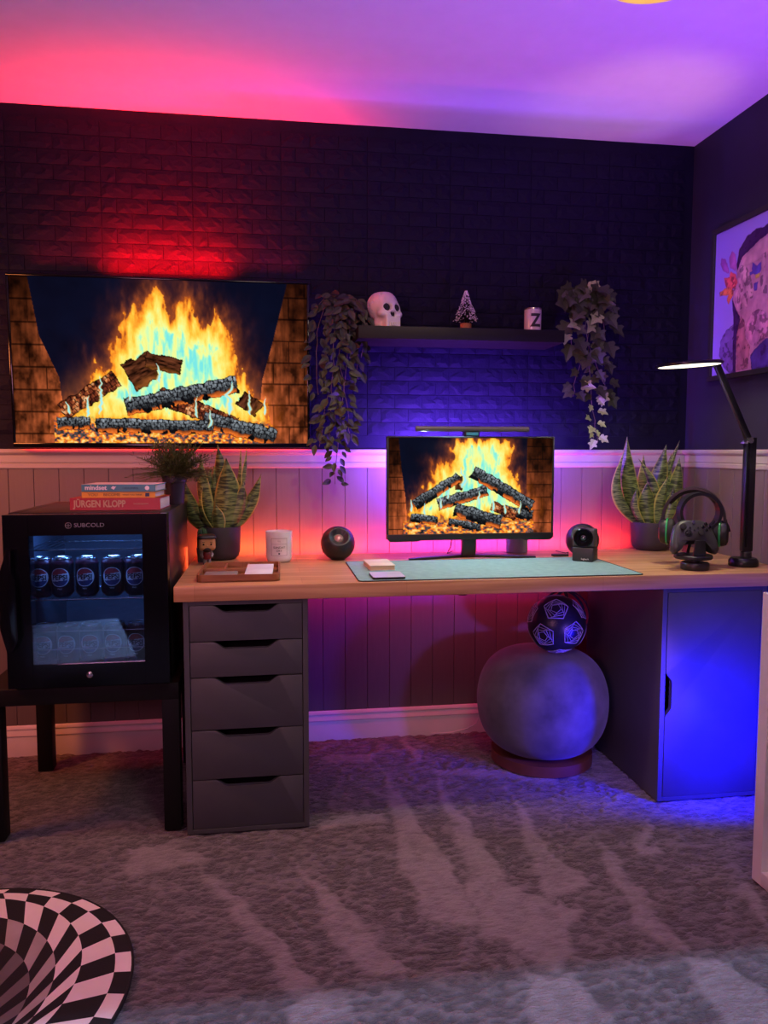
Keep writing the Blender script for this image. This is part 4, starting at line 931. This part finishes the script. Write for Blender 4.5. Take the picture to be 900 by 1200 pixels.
# round speakers
def speaker(loc, face, label):
    t = empty('ball_speaker', loc, label, 'speaker', 'pair of round desk speakers'); r = .0615
    F_ = np.array(face, float); F_ /= np.linalg.norm(F_)
    def sdf(P):
        d = np.linalg.norm(P, axis=-1)-r; h = P@F_
        d = smax(d, h-r*.80, .002)
        q = np.sqrt(np.maximum((P**2).sum(-1)-h*h, 0)); tor = (q-.030)
        return smax(d, -np.maximum(tor, -(h-r*.55)*1.0), .002)
    o = radial('shell', sdf, (0, 0, 0), 90, 70, .07, black, t); o.location = (0, 0, r-.003)
    c = Vector(F_)*r*.56+Vector((0, 0, r-.003))
    bm = B(); lathe(bm, [(.0295, .004), (.025, .002), (.017, -.0015), (.0155, .001), (0.0155, .001)], 36, c, axis=tuple(F_)); fin('surround', bm, matte, t, smooth=True)
    bm = B(); lathe(bm, [(.0155, .001), (.012, .005), (.006, .0075), (0, .008)], 28, c, axis=tuple(F_)); fin('driver_cone', bm, M('champagne_cone', (.55, .33, .30), .3, metal=.6), t, smooth=True)
    bm = B(); lathe(bm, [(0, 0), (.024, 0), (.026, .004), (.02, .008)], 28); fin('base_ring', bm, matte, t, smooth=True)
    return t
speaker((.240, 2.735, ZT), (.02, -.80, .58), 'round black speaker left of the monitor')
speaker((1.152, 2.71, ZT), (-.35, -.75, .50), 'round black speaker right of the monitor, behind the square camera')
# square camera on its block
wc = empty('desk_camera', (1.094, 2.555, ZT), 'small square black camera with a round lens at the right edge of the mat', 'camera', rz=R(-36))
sbox('body', (-.037, -.022, .004), (.037, .05, .052), M('camera_body', (.022, .022, .024), .45), wc, bev=.003); sbox('foot_pad', (-.033, -.02, .0028), (.033, .045, .0045), matte, wc, bev=0)
sbox('head', (-.038, -.016, .0535), (.038, .038, .117), M('camera_head', (.05, .05, .055), .5), wc, bev=.006, seg=3)
bm = B(); lathe(bm, [(.034, 0), (.034, .005), (.031, .0075), (.029, .004), (.018, .0035), (.016, .001), (0, .001)], 40, (0, -.016, .086), axis=(0, -1, 0)); fin('lens_ring', bm, gloss, wc, smooth=True)
bm = B(); ball(bm, (0, -.0165, .086), .010, (1, .35, 1), 20, 12); fin('lens', bm, M('lens_glass', (.02, .02, .04), .04, coat=1), wc, smooth=True)
bm = B(); ball(bm, (0, -.0205, .086), .0016, (1, .4, 1), 10, 8); fin('lens_dot', bm, wht, wc)
text('lettering', 'logitech', .0085, wht, wc, (.008, -.0224, .012), ext=.0002)
pu = empty('grey_puck_speaker', (.940, 2.835, ZT), 'short grey cylinder standing behind the monitor', 'speaker')
bm = B(); lathe(bm, [(0, 0), (.038, 0), (.041, .003), (.041, .088), (.037, .093), (0, .094)], 44); fin('body', bm, M('mid_grey_mesh', (.22, .21, .22), .7, bump=.3, bscale=600), pu, smooth=True)
bm = B(); lathe(bm, [(.030, .0942), (.032, .0955), (.034, .0942)], 32); fin('top_ring', bm, matte, pu, smooth=True)
hb = empty('usb_hub', (1.062, 2.70, ZT), 'flat black usb hub behind the square camera', 'hub')
sbox('body', (-.03, -.012, 0), (.03, .012, .009), black, hb, bev=.002); bm = B(); tube(bm, [(.03, 0, .005), (.04, .02, .012), (.045, .06, .004), (.03, .12, .004)], .0016, 6); fin('cable', bm, matte, hb)
cb = empty('monitor_cable', (.70, 2.80, ZT), 'thin black cable hanging behind the monitor neck', 'cable')
bm = B(); tube(bm, [(-.005, -.0, .12), (-.022, .0, .08), (-.030, -.0, .03), (-.040, .012, .004), (-.02, .05, .003), (0, .09, .003)], .0018, 8); fin('wire', bm, matte, cb, smooth=True)

# ------------------------------------------------------------------ controller stand, controller, headset, lamp
st = empty('headset_stand', (1.385, 2.335, ZT), 'black double stand with round foot holding controller and headset', 'stand', rz=R(-10))
bm = B(); lathe(bm, [(0, 0), (.043, 0), (.045, .003), (.045, .020), (.042, .024), (0, .024)], 44); fin('foot', bm, M('dark_grey_metal', (.035, .033, .035), .35, metal=.5), st, smooth=True)
bm = B(); lathe(bm, [(.016, .0245), (.016, .034), (0, .034)], 24); lathe(bm, [(0, .0343), (.058, .0343), (.061, .037), (.061, .045), (.058, .048), (0, .048)], 44, (-.002, .012, 0)); fin('cradle_disc', bm, black, st, smooth=True)
bm = B(); prism(bm, [(-.020, .0485), (.020, .0485), (.016, .100), (-.014, .100)], -.042, -.030, 'XZ', .002); fin('cradle_post', bm, black, st, smooth=True)
bm = B(); pts = []
for k in range(25):
    a = PI*(1.32-1.64*k/24); pts.append((.030+.066*math.cos(a)*1.0, .055, .185+.062*math.sin(a)))
pts = [(-.012, .055, .049), (-.004, .055, .085)]+pts+[(.058, .055, .085), (.040, .055, .049)]
P2 = [Vector(p) for p in pts]; rings = []
for i, p in enumerate(P2):
    d = (P2[min(i+1, len(P2)-1)]-P2[max(i-1, 0)]).normalized(); nn = Vector((-d.z, 0, d.x)); rings.append([bm.verts.new(p+nn*.005+Vector((0, y, 0))) for y in (-.02, .02)]+[bm.verts.new(p-nn*.005+Vector((0, y, 0))) for y in (.02, -.02)])
for a, b_ in zip(rings, rings[1:]):
    for k in range(4): bm.faces.new((a[k], a[(k+1) % 4], b_[(k+1) % 4], b_[k]))
bm.faces.new(rings[0]); bm.faces.new(rings[-1]); fin('headset_arch', bm, black, st, smooth=True)
gc = empty('game_controller', (1.379, 2.332, ZT+.052), 'black game controller resting upright in the stand', 'controller', rz=R(-6)); gc.rotation_euler = (R(-22), 0, R(-8))
ctl = [(-.045, .105), (-.028, .112), (.028, .112), (.045, .105), (.058, .095), (.068, .070), (.077, .035), (.079, .010), (.070, -.002), (.058, .002), (.044, .022), (.030, .034), (-.030, .034), (-.044, .022), (-.058, .002), (-.070, -.002), (-.079, .010), (-.077, .035), (-.068, .070), (-.058, .095)]
bm = B()
def ctl_prism(scale, y, zc=.058): return [(x*scale, zc+(z-zc)*scale, y) for x, z in ctl]
lay = [ctl_prism(.80, -.026), ctl_prism(.93, -.022), ctl_prism(1.0, -.012), ctl_prism(1.0, .0), ctl_prism(.93, .012), ctl_prism(.75, .018)]
L_ = [[bm.verts.new((x, y, z)) for x, z, y in l] for l in lay]
for a, b_ in zip(L_, L_[1:]):
    for k in range(len(a)): bm.faces.new((a[k], a[(k+1) % len(a)], b_[(k+1) % len(a)], b_[k]))
bm.faces.new(L_[0]); bm.faces.new(L_[-1]); fin('shell', bm, M('carbon_black', (.033, .033, .034), .42), gc, smooth=True, angle=60)
for x, z in ((-.040, .083), (.018, .062)):
    bm = B(); lathe(bm, [(.006, 0), (.006, .008), (.010, .010), (.0105, .013), (.008, .014), (0, .0125)], 24, (x, -.026, z), axis=(0, -1, 0)); fin('thumbstick', bm, matte, gc, smooth=True)
bm = B(); lathe(bm, [(.012, 0), (.012, .002), (0, .0015)], 24, (-.020, -.026, .062), axis=(0, -1, 0)); box(bm, (-.020, -.0295, .062), (.018, .003, .006), .001); box(bm, (-.020, -.0295, .062), (.006, .003, .018), .001); fin('direction_pad', bm, black, gc, smooth=True)
for dx, dz in ((0, .0105), (0, -.0105), (.0105, 0), (-.0105, 0)):
    bm = B(); lathe(bm, [(.0052, 0), (.0052, .003), (.004, .004), (0, .0042)], 16, (.040+dx, -.0255, .084+dz), axis=(0, -1, 0)); fin('button', bm, gloss, gc, smooth=True)
for x, z, r_ in ((0, .100, .0055), (-.013, .082, .003), (.013, .082, .003), (0, .074, .0025)):
    bm = B(); lathe(bm, [(r_, 0), (r_, .0015), (0, .002)], 16, (x, -.0262, z), axis=(0, -1, 0)); fin('menu_button', bm, steel if r_ > .005 else black, gc, smooth=True)
# headset
hs = empty('headset', (1.425, 2.42, ZT+.005), 'black over-ear headset with green rings hung on the stand', 'headset', rz=R(-35))
hbm = B(); n = 28; pts = []
for k in range(n+1):
    a = PI*(1.02-1.04*k/n); pts.append(Vector((.098*math.cos(a), 0, .150+.1085*math.sin(a))))
rings = []
for i, p in enumerate(pts):
    d = (pts[min(i+1, n)]-pts[max(i-1, 0)]).normalized(); nn = Vector((-d.z, 0, d.x)); s_ = math.sin(PI*i/n); wv = .010+.008*s_
    rings.append([hbm.verts.new(p+nn*.0045+Vector((0, y, 0))) for y in (-wv, wv)]+[hbm.verts.new(p-nn*.0045+Vector((0, y, 0))) for y in (wv, -wv)])
for a, b_ in zip(rings, rings[1:]):
    for k in range(4): hbm.faces.new((a[k], a[(k+1) % 4], b_[(k+1) % 4], b_[k]))
hbm.faces.new(rings[0]); hbm.faces.new(rings[-1]); fin('headband', hbm, black, hs, smooth=True, angle=50)
bm = B(); pts = [(.090*math.cos(PI*(.82-.64*k/16)), 0, .150+.100*math.sin(PI*(.82-.64*k/16))) for k in range(17)]
tube(bm, pts, [.004]+[.007]*15+[.004], 10, flat=1); bmesh.ops.scale(bm, vec=(1, 1.9, 1), verts=bm.verts); fin('head_pad', bm, matte, hs, smooth=True)
green = M('green_ring', '2FA35A', .4)
for sx in (-1, 1):
    A = (sx, 0, .10)
    c0_ = Vector((sx*.079, 0, .108))
    def ovl(bm, prof):
        t_ = bmesh.new(); lathe(t_, prof, 36, (0, 0, 0), axis=(sx, 0, 0)); bmesh.ops.scale(t_, vec=(1, .82, 1.08), verts=t_.verts); bmesh.ops.translate(t_, vec=c0_, verts=t_.verts); _join(bm, t_)
    bm = B(); ovl(bm, [(0, -.006), (.020, -.008), (.034, -.020), (.041, -.014), (.042, -.004), (.040, .001)]); fin('ear_cushion', bm, matte, hs, smooth=True)
    bm = B(); ovl(bm, [(.041, .001), (.0435, .003), (.0435, .0055), (.041, .0075)]); fin('green_ring', bm, green, hs, smooth=True)
    bm = B(); ovl(bm, [(.040, .008), (.041, .012), (.036, .026), (.026, .031), (0, .032)]); fin('ear_cup', bm, black, hs, smooth=True)
    bm = B(); tube(bm, [(sx*.098, -.0, .155), (sx*.104, -.0, .135), (sx*.112, 0, .115)], [.007, .008, .006], 10); fin('yoke', bm, black, hs, smooth=True)
# desk lamp
dl = empty('desk_lamp', (1.592, 2.385, ZT), 'black folding desk lamp with a lit round head', 'lamp')
metal = M('black_anodised', (.014, .013, .018), .3, metal=.4)
bm = B(); lathe(bm, [(0, 0), (.046, 0), (.048, .003), (.047, .020), (.040, .028), (0, .030)], 44); fin('base', bm, metal, dl, smooth=True)
bm = B(); lathe(bm, [(.018, .030), (.018, .046), (.014, .050), (0, .050)], 24, (.008, 0, 0)); fin('swivel', bm, black, dl, smooth=True)
bm = B(); span(bm, (-.010, -.012, .050), (.026, .012, .435), .003); fin('lower_post', bm, metal, dl, smooth=True)
bm = B(); span(bm, (-.006, -.0135, .065), (.002, -.0121, .42), .0004); fin('post_groove', bm, gloss, dl)
bm = B(); lathe(bm, [(0, -.016), (.010, -.016), (.010, .016), (0, .016)], 24, (.002, 0, .425), axis=(0, 1, 0)); box(bm, (-.008, -.002, .418), (.03, .02, .008), .001); fin('elbow_joint', bm, steel, dl, smooth=True)
# arm tilts up to the left
p0 = Vector((.004, -.0, .425)); p1 = Vector((-.128, -.01, .672)); d = (p1-p0)
bm = B(); box(bm, (0, 0, 0), (.020, .016, d.length), .003); q = Vector((0, 0, 1)).rotation_difference(d.normalized()); bmesh.ops.rotate(bm, cent=(0, 0, 0), matrix=q.to_matrix(), verts=bm.verts); bmesh.ops.translate(bm, vec=(p0+p1)/2, verts=bm.verts)
fin('upper_arm', bm, metal, dl, smooth=True)
hd = Vector((-.232, -.02, .668)); ax_ = Vector((-.06, -.02, 1)).normalized()
bm = B(); lathe(bm, [(0, .010), (.098, .010), (.104, .006), (.104, .0), (.100, -.0015), (.0, -.0015)], 56, hd, axis=ax_); span(bm, (-.140, -.022, .664), (-.118, .0, .682), .003); fin('lamp_head', bm, metal, dl, smooth=True)
bm = B(); lathe(bm, [(0, -.0022), (.094, -.0022), (.096, -.0016)], 56, hd, axis=ax_); fin('light_panel', bm, M('warm_led_panel', (1, .93, .62), emit=2.6, var=.02), dl, smooth=True)['label'] = 'glowing warm white panel'
light('SPOT', 'desk_lamp_light', Vector((1.592, 2.385, ZT))+hd-ax_*.012, Vector((1.592, 2.385, ZT))+hd-ax_, (1, .90, .58), 8.0, (.05, .05), 172, .3)

# ------------------------------------------------------------------ picture on the right wall
pc = empty('framed_picture', (WALL_X-.002, 2.77, 1.42), 'framed portrait print of a tattooed person covering the face, flowers behind', 'picture')
PWID, PHEI = .62, .532
bm = B(); fr_ = .018
for a, b_ in (((-.022, -PWID-fr_, -fr_), (0, fr_, 0)), ((-.022, -PWID-fr_, PHEI), (0, fr_, PHEI+fr_)), ((-.022, 0, 0), (0, fr_, PHEI)), ((-.022, -PWID-fr_, 0), (0, -PWID, PHEI))): span(bm, a, b_, .001)
fin('frame', bm, matte, pc)
hsp = [(0.288,0.482),(0.239,0.486),(0.186,0.473),(0.149,0.44),(0.135,0.381),(0.139,0.332),(0.117,0.288),(0.131,0.207),(0.142,0.157),(0.152,-0.01),(0.48,-0.026),(.49,.2),(.48,.36),(.44,.45),(.37,.49)]
pieces = [
 ([(0.128,0.179),(0.083,0.161),(0.05,0.131),(0.045,0.071),(0.074,0.028),(0.11,0.004),(0.152,0.0),(0.137,0.172)], (.20,.13,.50), .5),
 (hsp, (.62,.30,.46), .35),
 ([(0.288,0.482),(0.239,0.488),(0.186,0.473),(0.149,0.44),(0.136,0.39),(0.141,0.365),(0.167,0.407),(0.213,0.424),(0.264,0.443),(0.33,0.455),(.42,.42),(.47,.36),(.49,.42),(.42,.49),(.36,.50)], (.035,.018,.06), .7),
 ([(0.153,0.377),(0.171,0.403),(0.213,0.421),(0.264,0.44),(0.33,0.452),(.40,.43),(.40,.38),(0.294,0.376),(0.216,0.371)], (.78,.42,.55), .3),
 ([(0.114,0.279),(0.137,0.235),(0.164,0.202),(0.173,0.171),(0.151,0.136),(0.152,0.0),(0.133,0.0),(0.128,0.188)], (.045,.02,.10), .6),
 ([(0.172,0.2),(0.197,0.177),(0.204,0.119),(0.234,0.082),(0.223,0.007),(0.159,0.005),(0.151,0.136)], (.52,.20,.28), .6),
 ([(0.312,0.10),(0.265,0.073),(0.236,0.053),(0.246,0.0),(0.48,0.0),(.45,.09)], (.07,.05,.30), .9),
 ([(0.271,0.209),(0.305,0.196),(.34,.15),(0.33,0.10),(0.264,0.082),(0.233,0.091),(0.2,0.129),(0.202,0.162),(0.227,0.196)], (.66,.28,.50), .8),
 ([(0.227,0.378),(0.255,0.358),(0.284,0.369),(0.278,0.339),(0.265,0.319),(0.237,0.334),(0.215,0.33),(0.206,0.346),(0.229,0.345)], (.12,.09,.62), .4),
 ([(0.249,0.331),(0.275,0.328),(0.269,0.313),(0.25,0.315)], (.85,.62,.10), .2),
 ([(0.239,0.301),(0.266,0.302),(0.26,0.273),(0.245,0.274)], (.12,.09,.62), .3),
 ([(0.161,0.38),(0.189,0.376),(0.214,0.344),(0.241,0.273),(0.239,0.25),(0.216,0.254),(0.189,0.302),(0.154,0.362)], (.80,.44,.56), .5),
 ([(0.143,0.345),(0.163,0.341),(0.19,0.292),(0.21,0.251),(0.206,0.223),(0.181,0.237),(0.159,0.28)], (.74,.38,.52), .6),
 ([(0.125,0.306),(0.145,0.306),(0.172,0.258),(0.183,0.218),(0.155,0.213),(0.137,0.245)], (.70,.34,.50), .7),
 ([(0.282,0.392),(0.302,0.394),(0.318,0.251),(0.283,0.26),(0.276,0.311)], (.78,.42,.56), .5),
 ([(0.325,0.392),(0.345,0.38),(0.36,0.251),(0.33,0.26)], (.76,.40,.54), .5), ([(0.37,0.37),(0.39,0.36),(0.41,0.23),(0.38,0.24)], (.76,.40,.54), .5),
 ([(0.104,0.446),(0.125,0.431),(0.136,0.39),(0.129,0.368),(0.095,0.39),(0.088,0.426)], (.58,.16,.62), .4),
 ([(0.04,0.437),(0.063,0.427),(0.086,0.387),(0.092,0.366),(0.052,0.385),(0.033,0.414)], (.45,.12,.60), .4),
 ([(0.058,0.359),(0.092,0.356),(0.1,0.374),(0.13,0.358),(0.144,0.326),(0.129,0.305),(0.095,0.307),(0.069,0.327)], (.95,.14,.12), .5),
 ([(0.033,0.31),(0.082,0.322),(0.125,0.301),(0.118,0.283),(0.094,0.253),(0.081,0.27),(0.088,0.291),(0.036,0.296)], (.95,.26,.06), .5)]
ss, tt_ = np.meshgrid(np.linspace(0, PWID, 300), np.linspace(0, PHEI, 260))
PC = np.zeros(ss.shape+(3,)); PC[:] = (.30, .22, .80); PC = PC*(1.15-.3*(tt_/PHEI))[..., None]
nA = fbm(ss*60, tt_*60, 4, 41); nB = fbm(ss*140, tt_*140, 3, 42); wxs = ss+(fbm(ss*90, tt_*90, 2, 44)-.5)*.006; wts = tt_+(fbm(ss*90+9, tt_*90, 2, 45)-.5)*.006
for poly, c, var in pieces:
    d = sdp(poly, wxs, wts); mk = np.clip(.5-d/.002, 0, 1); rim_ = np.exp(-np.abs(d)/.004)*(d < 0)
    tat = np.where(var > .45, 1-.62*np.clip((fbm(ss*70, tt_*55, 3, 48)-.56)*14, 0, 1), 1.0)*(1-.35*np.clip((fbm(ss*22, tt_*14, 2, 49)-.5)*4, 0, 1))
    c3 = np.array(c)*((.72+.6*(nA-.2)*var*1.6)*(1-.45*rim_)*tat)[..., None]+np.array((.02, .0, .05))
    PC = PC*(1-mk[..., None])+c3*mk[..., None]
P = np.stack([np.full(ss.shape, -.012), -ss, tt_], -1)
grid_mesh('print', P, np.clip(PC, 0, 1), attr_mat('picture_print', 'Col', .5), pc)

# ------------------------------------------------------------------ pouf and balls
po = empty('pouf', (.985, 2.655, 0), 'round grey velvet pouf on a wooden plinth under the desk', 'pouf')
prof = []
for k in range(33):
    a = -PI/2+PI*k/32; ca_, sa = math.cos(a), math.sin(a)
    prof.append((.238*(abs(ca_)**.56), .222+.190*(1 if sa > 0 else -1)*abs(sa)**.95))
bm = B(); lathe(bm, prof, 64)
velvet = M('grey_velvet', (.10, .098, .115), .8, var=.45, scale=9, sheen=.2, bump=.25, bscale=18)
fin('cushion', bm, velvet, po, smooth=True, angle=80)
bm = B(); lathe(bm, [(0, 0), (.183, 0), (.183, .038), (0, .038)], 64); fin('plinth', bm, M('brown_wood_plinth', '6A3E2A', .5), po, smooth=True)
def football(loc, r, label, base_m, line_m, stripes=False):
    t = empty('football', (loc[0], loc[1], loc[2]-r), label, 'ball', rz=.4)
    bm = B(); ball(bm, (0, 0, r), r, u=48, v=32); fin('shell', bm, base_m, t, smooth=True)
    if stripes:
        for k in range(4):
            bm = B(); a0 = k*PI/4+.2; tube(bm, [(r*1.002*math.cos(a)*math.cos(a0), r*1.002*math.cos(a)*math.sin(a0), r+r*1.002*math.sin(a)) for a in [2*PI*q/48 for q in range(48)]], .006, 6, True); fin('stripe', bm, line_m, t, smooth=True)
        return t
    g = (1+5**.5)/2; vs_ = []
    for a in (-1, 1):
        for b_ in (-g, g): vs_ += [(0, a, b_), (a, b_, 0), (b_, 0, a)]
    e = Euler((.35, .25, .5)).to_matrix()
    for v in vs_:
        d = (e @ Vector(v)).normalized(); u = d.orthogonal().normalized(); w = d.cross(u)
        bm = B()
        for ring, rot in ((.46, 0), (.36, .25), (.27, .5), (.18, .8)):
            pts = []
            for q in range(40):
                a = 2*PI*q/40; seg = (q % 8)/8; rad = ring*math.cos(PI/5)/math.cos((a % (2*PI/5))-PI/5)
                dd = (d+(u*math.cos(a+rot)+w*math.sin(a+rot))*rad).normalized(); pts.append(dd*r*1.003+Vector((0, 0, r)))
            tube(bm, pts, .0011 if ring < .4 else .0017, 5, True)
        for q in range(5):
            a = 2*PI*q/5; pts = []
            for s_ in range(5):
                rad = .46-.28*s_/4; aa = a+s_*.2; dd = (d+(u*math.cos(aa)+w*math.sin(aa))*rad).normalized(); pts.append(dd*r*1.003+Vector((0, 0, r)))
            tube(bm, pts, .0009, 5)
        # faint filled panel
        fan = [bm.verts.new((d+(u*math.cos(2*PI*q/5)+w*math.sin(2*PI*q/5))*.17).normalized()*r*1.002+Vector((0, 0, r))) for q in range(5)]; bm.faces.new(fan)
        fin('pentagon_panel', bm, line_m, t, smooth=True)
    return t
football((1.015, 2.60, .412+.103), .103, 'dark football with pale pentagon line pattern on the pouf', M('dark_ball', (.012, .012, .018), .35), M('pale_line', (.36, .36, .42), .5))
football((1.118, 2.79, .412+.092), .092, 'red ball with black stripes behind the dark football', M('red_ball', (.55, .03, .03), .4), matte, True)
wc2 = empty('white_cable', (.66, 2.935, 0), 'thin white cable lying along the skirting left of the pouf', 'cable')
bm = B(); tube(bm, [(-.03, .005, .004), (.05, .0, .006), (.11, -.03, .03), (.14, -.06, .06), (.15, -.075, .10)], .0025, 8); fin('wire', bm, white_lac, wc2, smooth=True)

# ------------------------------------------------------------------ white cube shelf unit at the right
kx = empty('cube_shelf', (1.258, 1.797, 0), 'white open cube shelving unit at the right edge', 'shelf')
bm = B(); th = .038; L = .77; dpt = .39
span(bm, (0, -th, 0), (dpt, 0, .77), .001); fin('side_panel', bm, white_lac, kx)
sbox('side_panel', (0, -L, 0), (dpt, -L+th, .77), white_lac, kx, bev=.001)
sbox('top_panel', (0, -L+th, .77-th), (dpt, -th, .77), white_lac, kx, bev=.001); sbox('bottom_panel', (0, -L+th, 0), (dpt, -th, th), white_lac, kx, bev=.001)
sbox('divider', (.002, -L/2-.008, th), (dpt, -L/2+.008, .77-th), white_lac, kx, bev=.0005)
sbox('shelf_board', (.002, -L/2+.008, .377), (dpt, -th, .393), white_lac, kx, bev=.0005); sbox('shelf_board', (.002, -L+th, .377), (dpt, -L/2-.008, .393), white_lac, kx, bev=.0005)
sb = empty('storage_box', (1.43, 1.60, th+.0005), 'white storage box in the lower compartment of the cube shelf', 'box')
bm = B(); w_ = .13
for a, b_ in (((-w_, -.15, 0), (w_, .14, .005)), ((-w_, -.15, .005), (-w_+.005, .14, .11)), ((w_-.005, -.15, .005), (w_, .14, .11)), ((-w_+.005, -.15, .005), (w_-.005, -.145, .11)), ((-w_+.005, .135, .005), (w_-.005, .14, .11))): span(bm, a, b_)
fin('body', bm, white_lac, sb)
# small projector lamp that throws the blue light
bl = empty('blue_lamp', (1.50, 1.93, 0), 'small black blue-light lamp standing on the carpet behind the white shelf unit', 'lamp')
bm = B(); lathe(bm, [(0, 0), (.045, 0), (.047, .004), (.03, .012), (.008, .016), (.008, .19)], 28); fin('stand', bm, black, bl, smooth=True)
bm = B(); lathe(bm, [(.012, 0), (.028, .006), (.034, .03), (.034, .055), (.031, .055), (.030, .03), (0, .02)], 28, (0, -.01, .215), axis=(0, .9, .2)); fin('shade', bm, black, bl, smooth=True)
bm = B(); tube(bm, [(-.02, .02, .20), (-.045, .04, .235), (-.05, .05, .20), (-.03, .06, .12), (-.04, .05, .02), (-.02, .1, .003)], .0012, 6); fin('cable', bm, matte, bl, smooth=True)

# ------------------------------------------------------------------ rug
rg = empty('vortex_rug', (-.71, 1.61, 0), 'round black and white checkered rug printed like a funnel', 'rug')
rings_ = [(-.710, 1.610, .404, 0), (-.722, 1.618, .379, .5), (-.753, 1.644, .335, 9), (-.762, 1.611, .297, 20), (-.758, 1.572, .252, 31), (-.772, 1.535, .205, 43), (-.785, 1.500, .150, 56), (-.795, 1.47, .09, 70), (-.80, 1.45, .0, 80)]
# keep every ring inside the one before it
cols_ = [(.80, .010), (.80, .010), (.78, .010), (.50, .010), (.30, .010), (.17, .008), (.09, .006), (.04, .005)]
rm = [M('rug_ivory', (.86, .76, .72), .9, var=.05, bump=.3, bscale=500), M('rug_black', (.010, .009, .010), .9, bump=.3, bscale=500), M('rug_grey_light', (.40, .35, .33), .9), M('rug_grey_mid', (.15, .13, .13), .9), M('rug_grey_dark', (.05, .045, .045), .9)]
lightidx = [0, 0, 0, 2, 3, 4, 4, 1]
bm = B(); NC = 36; SUB = 4; fixed = []
for q, (cx, cy, r_, off) in enumerate(rings_):
    if q:
        px_, py_, pr_, _ = fixed[-1]; dd = math.hypot(cx-px_, cy-py_); r_ = min(r_, max(0, pr_-dd-.004)) if q != 1 else min(r_, pr_-dd-.001)
    fixed.append((cx, cy, r_, off))
VR = []
for cx, cy, r_, off in fixed:
    VR.append([bm.verts.new((cx+.71+r_*math.cos(R(4.5-off+360*k/(NC*SUB))), cy-1.61+r_*math.sin(R(4.5-off+360*k/(NC*SUB))), .010)) for k in range(NC*SUB)] if r_ > 0 else [bm.verts.new((cx+.71, cy-1.61, .010))])
for q in range(len(VR)-1):
    a, b_ = VR[q], VR[q+1]
    for k in range(NC*SUB):
        k2 = (k+1) % (NC*SUB); cell = k//SUB
        f_ = bm.faces.new((a[k], a[k2], b_[k2], b_[k]) if len(b_) > 1 else (a[k], a[k2], b_[0]))
        f_.material_index = lightidx[q] if (cell+q) % 2 == 0 else 1
low = [bm.verts.new((v.co.x*1.006, v.co.y*1.006, .0)) for v in VR[0]]
for k in range(NC*SUB):
    f_ = bm.faces.new((VR[0][k], VR[0][(k+1) % (NC*SUB)], low[(k+1) % (NC*SUB)], low[k])); f_.material_index = 1
me = bpy.data.meshes.new('pile'); bm.to_mesh(me); bm.free()
for m_ in rm: me.materials.append(m_)
link('pile', me, rg)
bm = B(); tube(bm, [(.404*1.002*math.cos(2*PI*k/96), .404*1.002*math.sin(2*PI*k/96), .008) for k in range(96)], .0035, 6, True); fin('bound_edge', bm, rm[1], rg, smooth=True)

# ------------------------------------------------------------------ low bench left of the camera, added only for its reflection in the fridge glass
bn = empty('glass_reflector', (-.92, .65, 0), 'low white bench added left of the viewpoint for a pale reflection in the fridge glass', 'reflector', rz=R(-16))
sbox('reflector_top', (-.215, -.43, .16), (.215, .43, .22), M('pale_blue_reflector', (.50, .72, .95), .6), bn, bev=.01)
for sx in (-1, 1):
    for sy in (-.39, .39): sbox('leg', (sx*.18-.015, sy-.015, 0), (sx*.18+.015, sy+.015, .16), white_lac, bn, bev=.001)

# ------------------------------------------------------------------ ceiling light
cl = empty('ceiling_light', (.99, 1.905, CEIL), 'round yellow-rimmed ceiling light at the top edge', 'lamp')
bm = B(); lathe(bm, [(.15, 0), (.155, -.004), (.155, -.012), (.145, -.014), (.13, -.014)], 56); fin('rim', bm, M('yellow_glass_rim', (1, .72, .08), .4, emit=.6), cl, smooth=True)
bm = B(); lathe(bm, [(.13, -.014), (.10, -.022), (0, -.030)], 56); fin('diffuser', bm, M('lamp_diffuser', (.9, .8, .5), .5, emit=.3), cl, smooth=True)
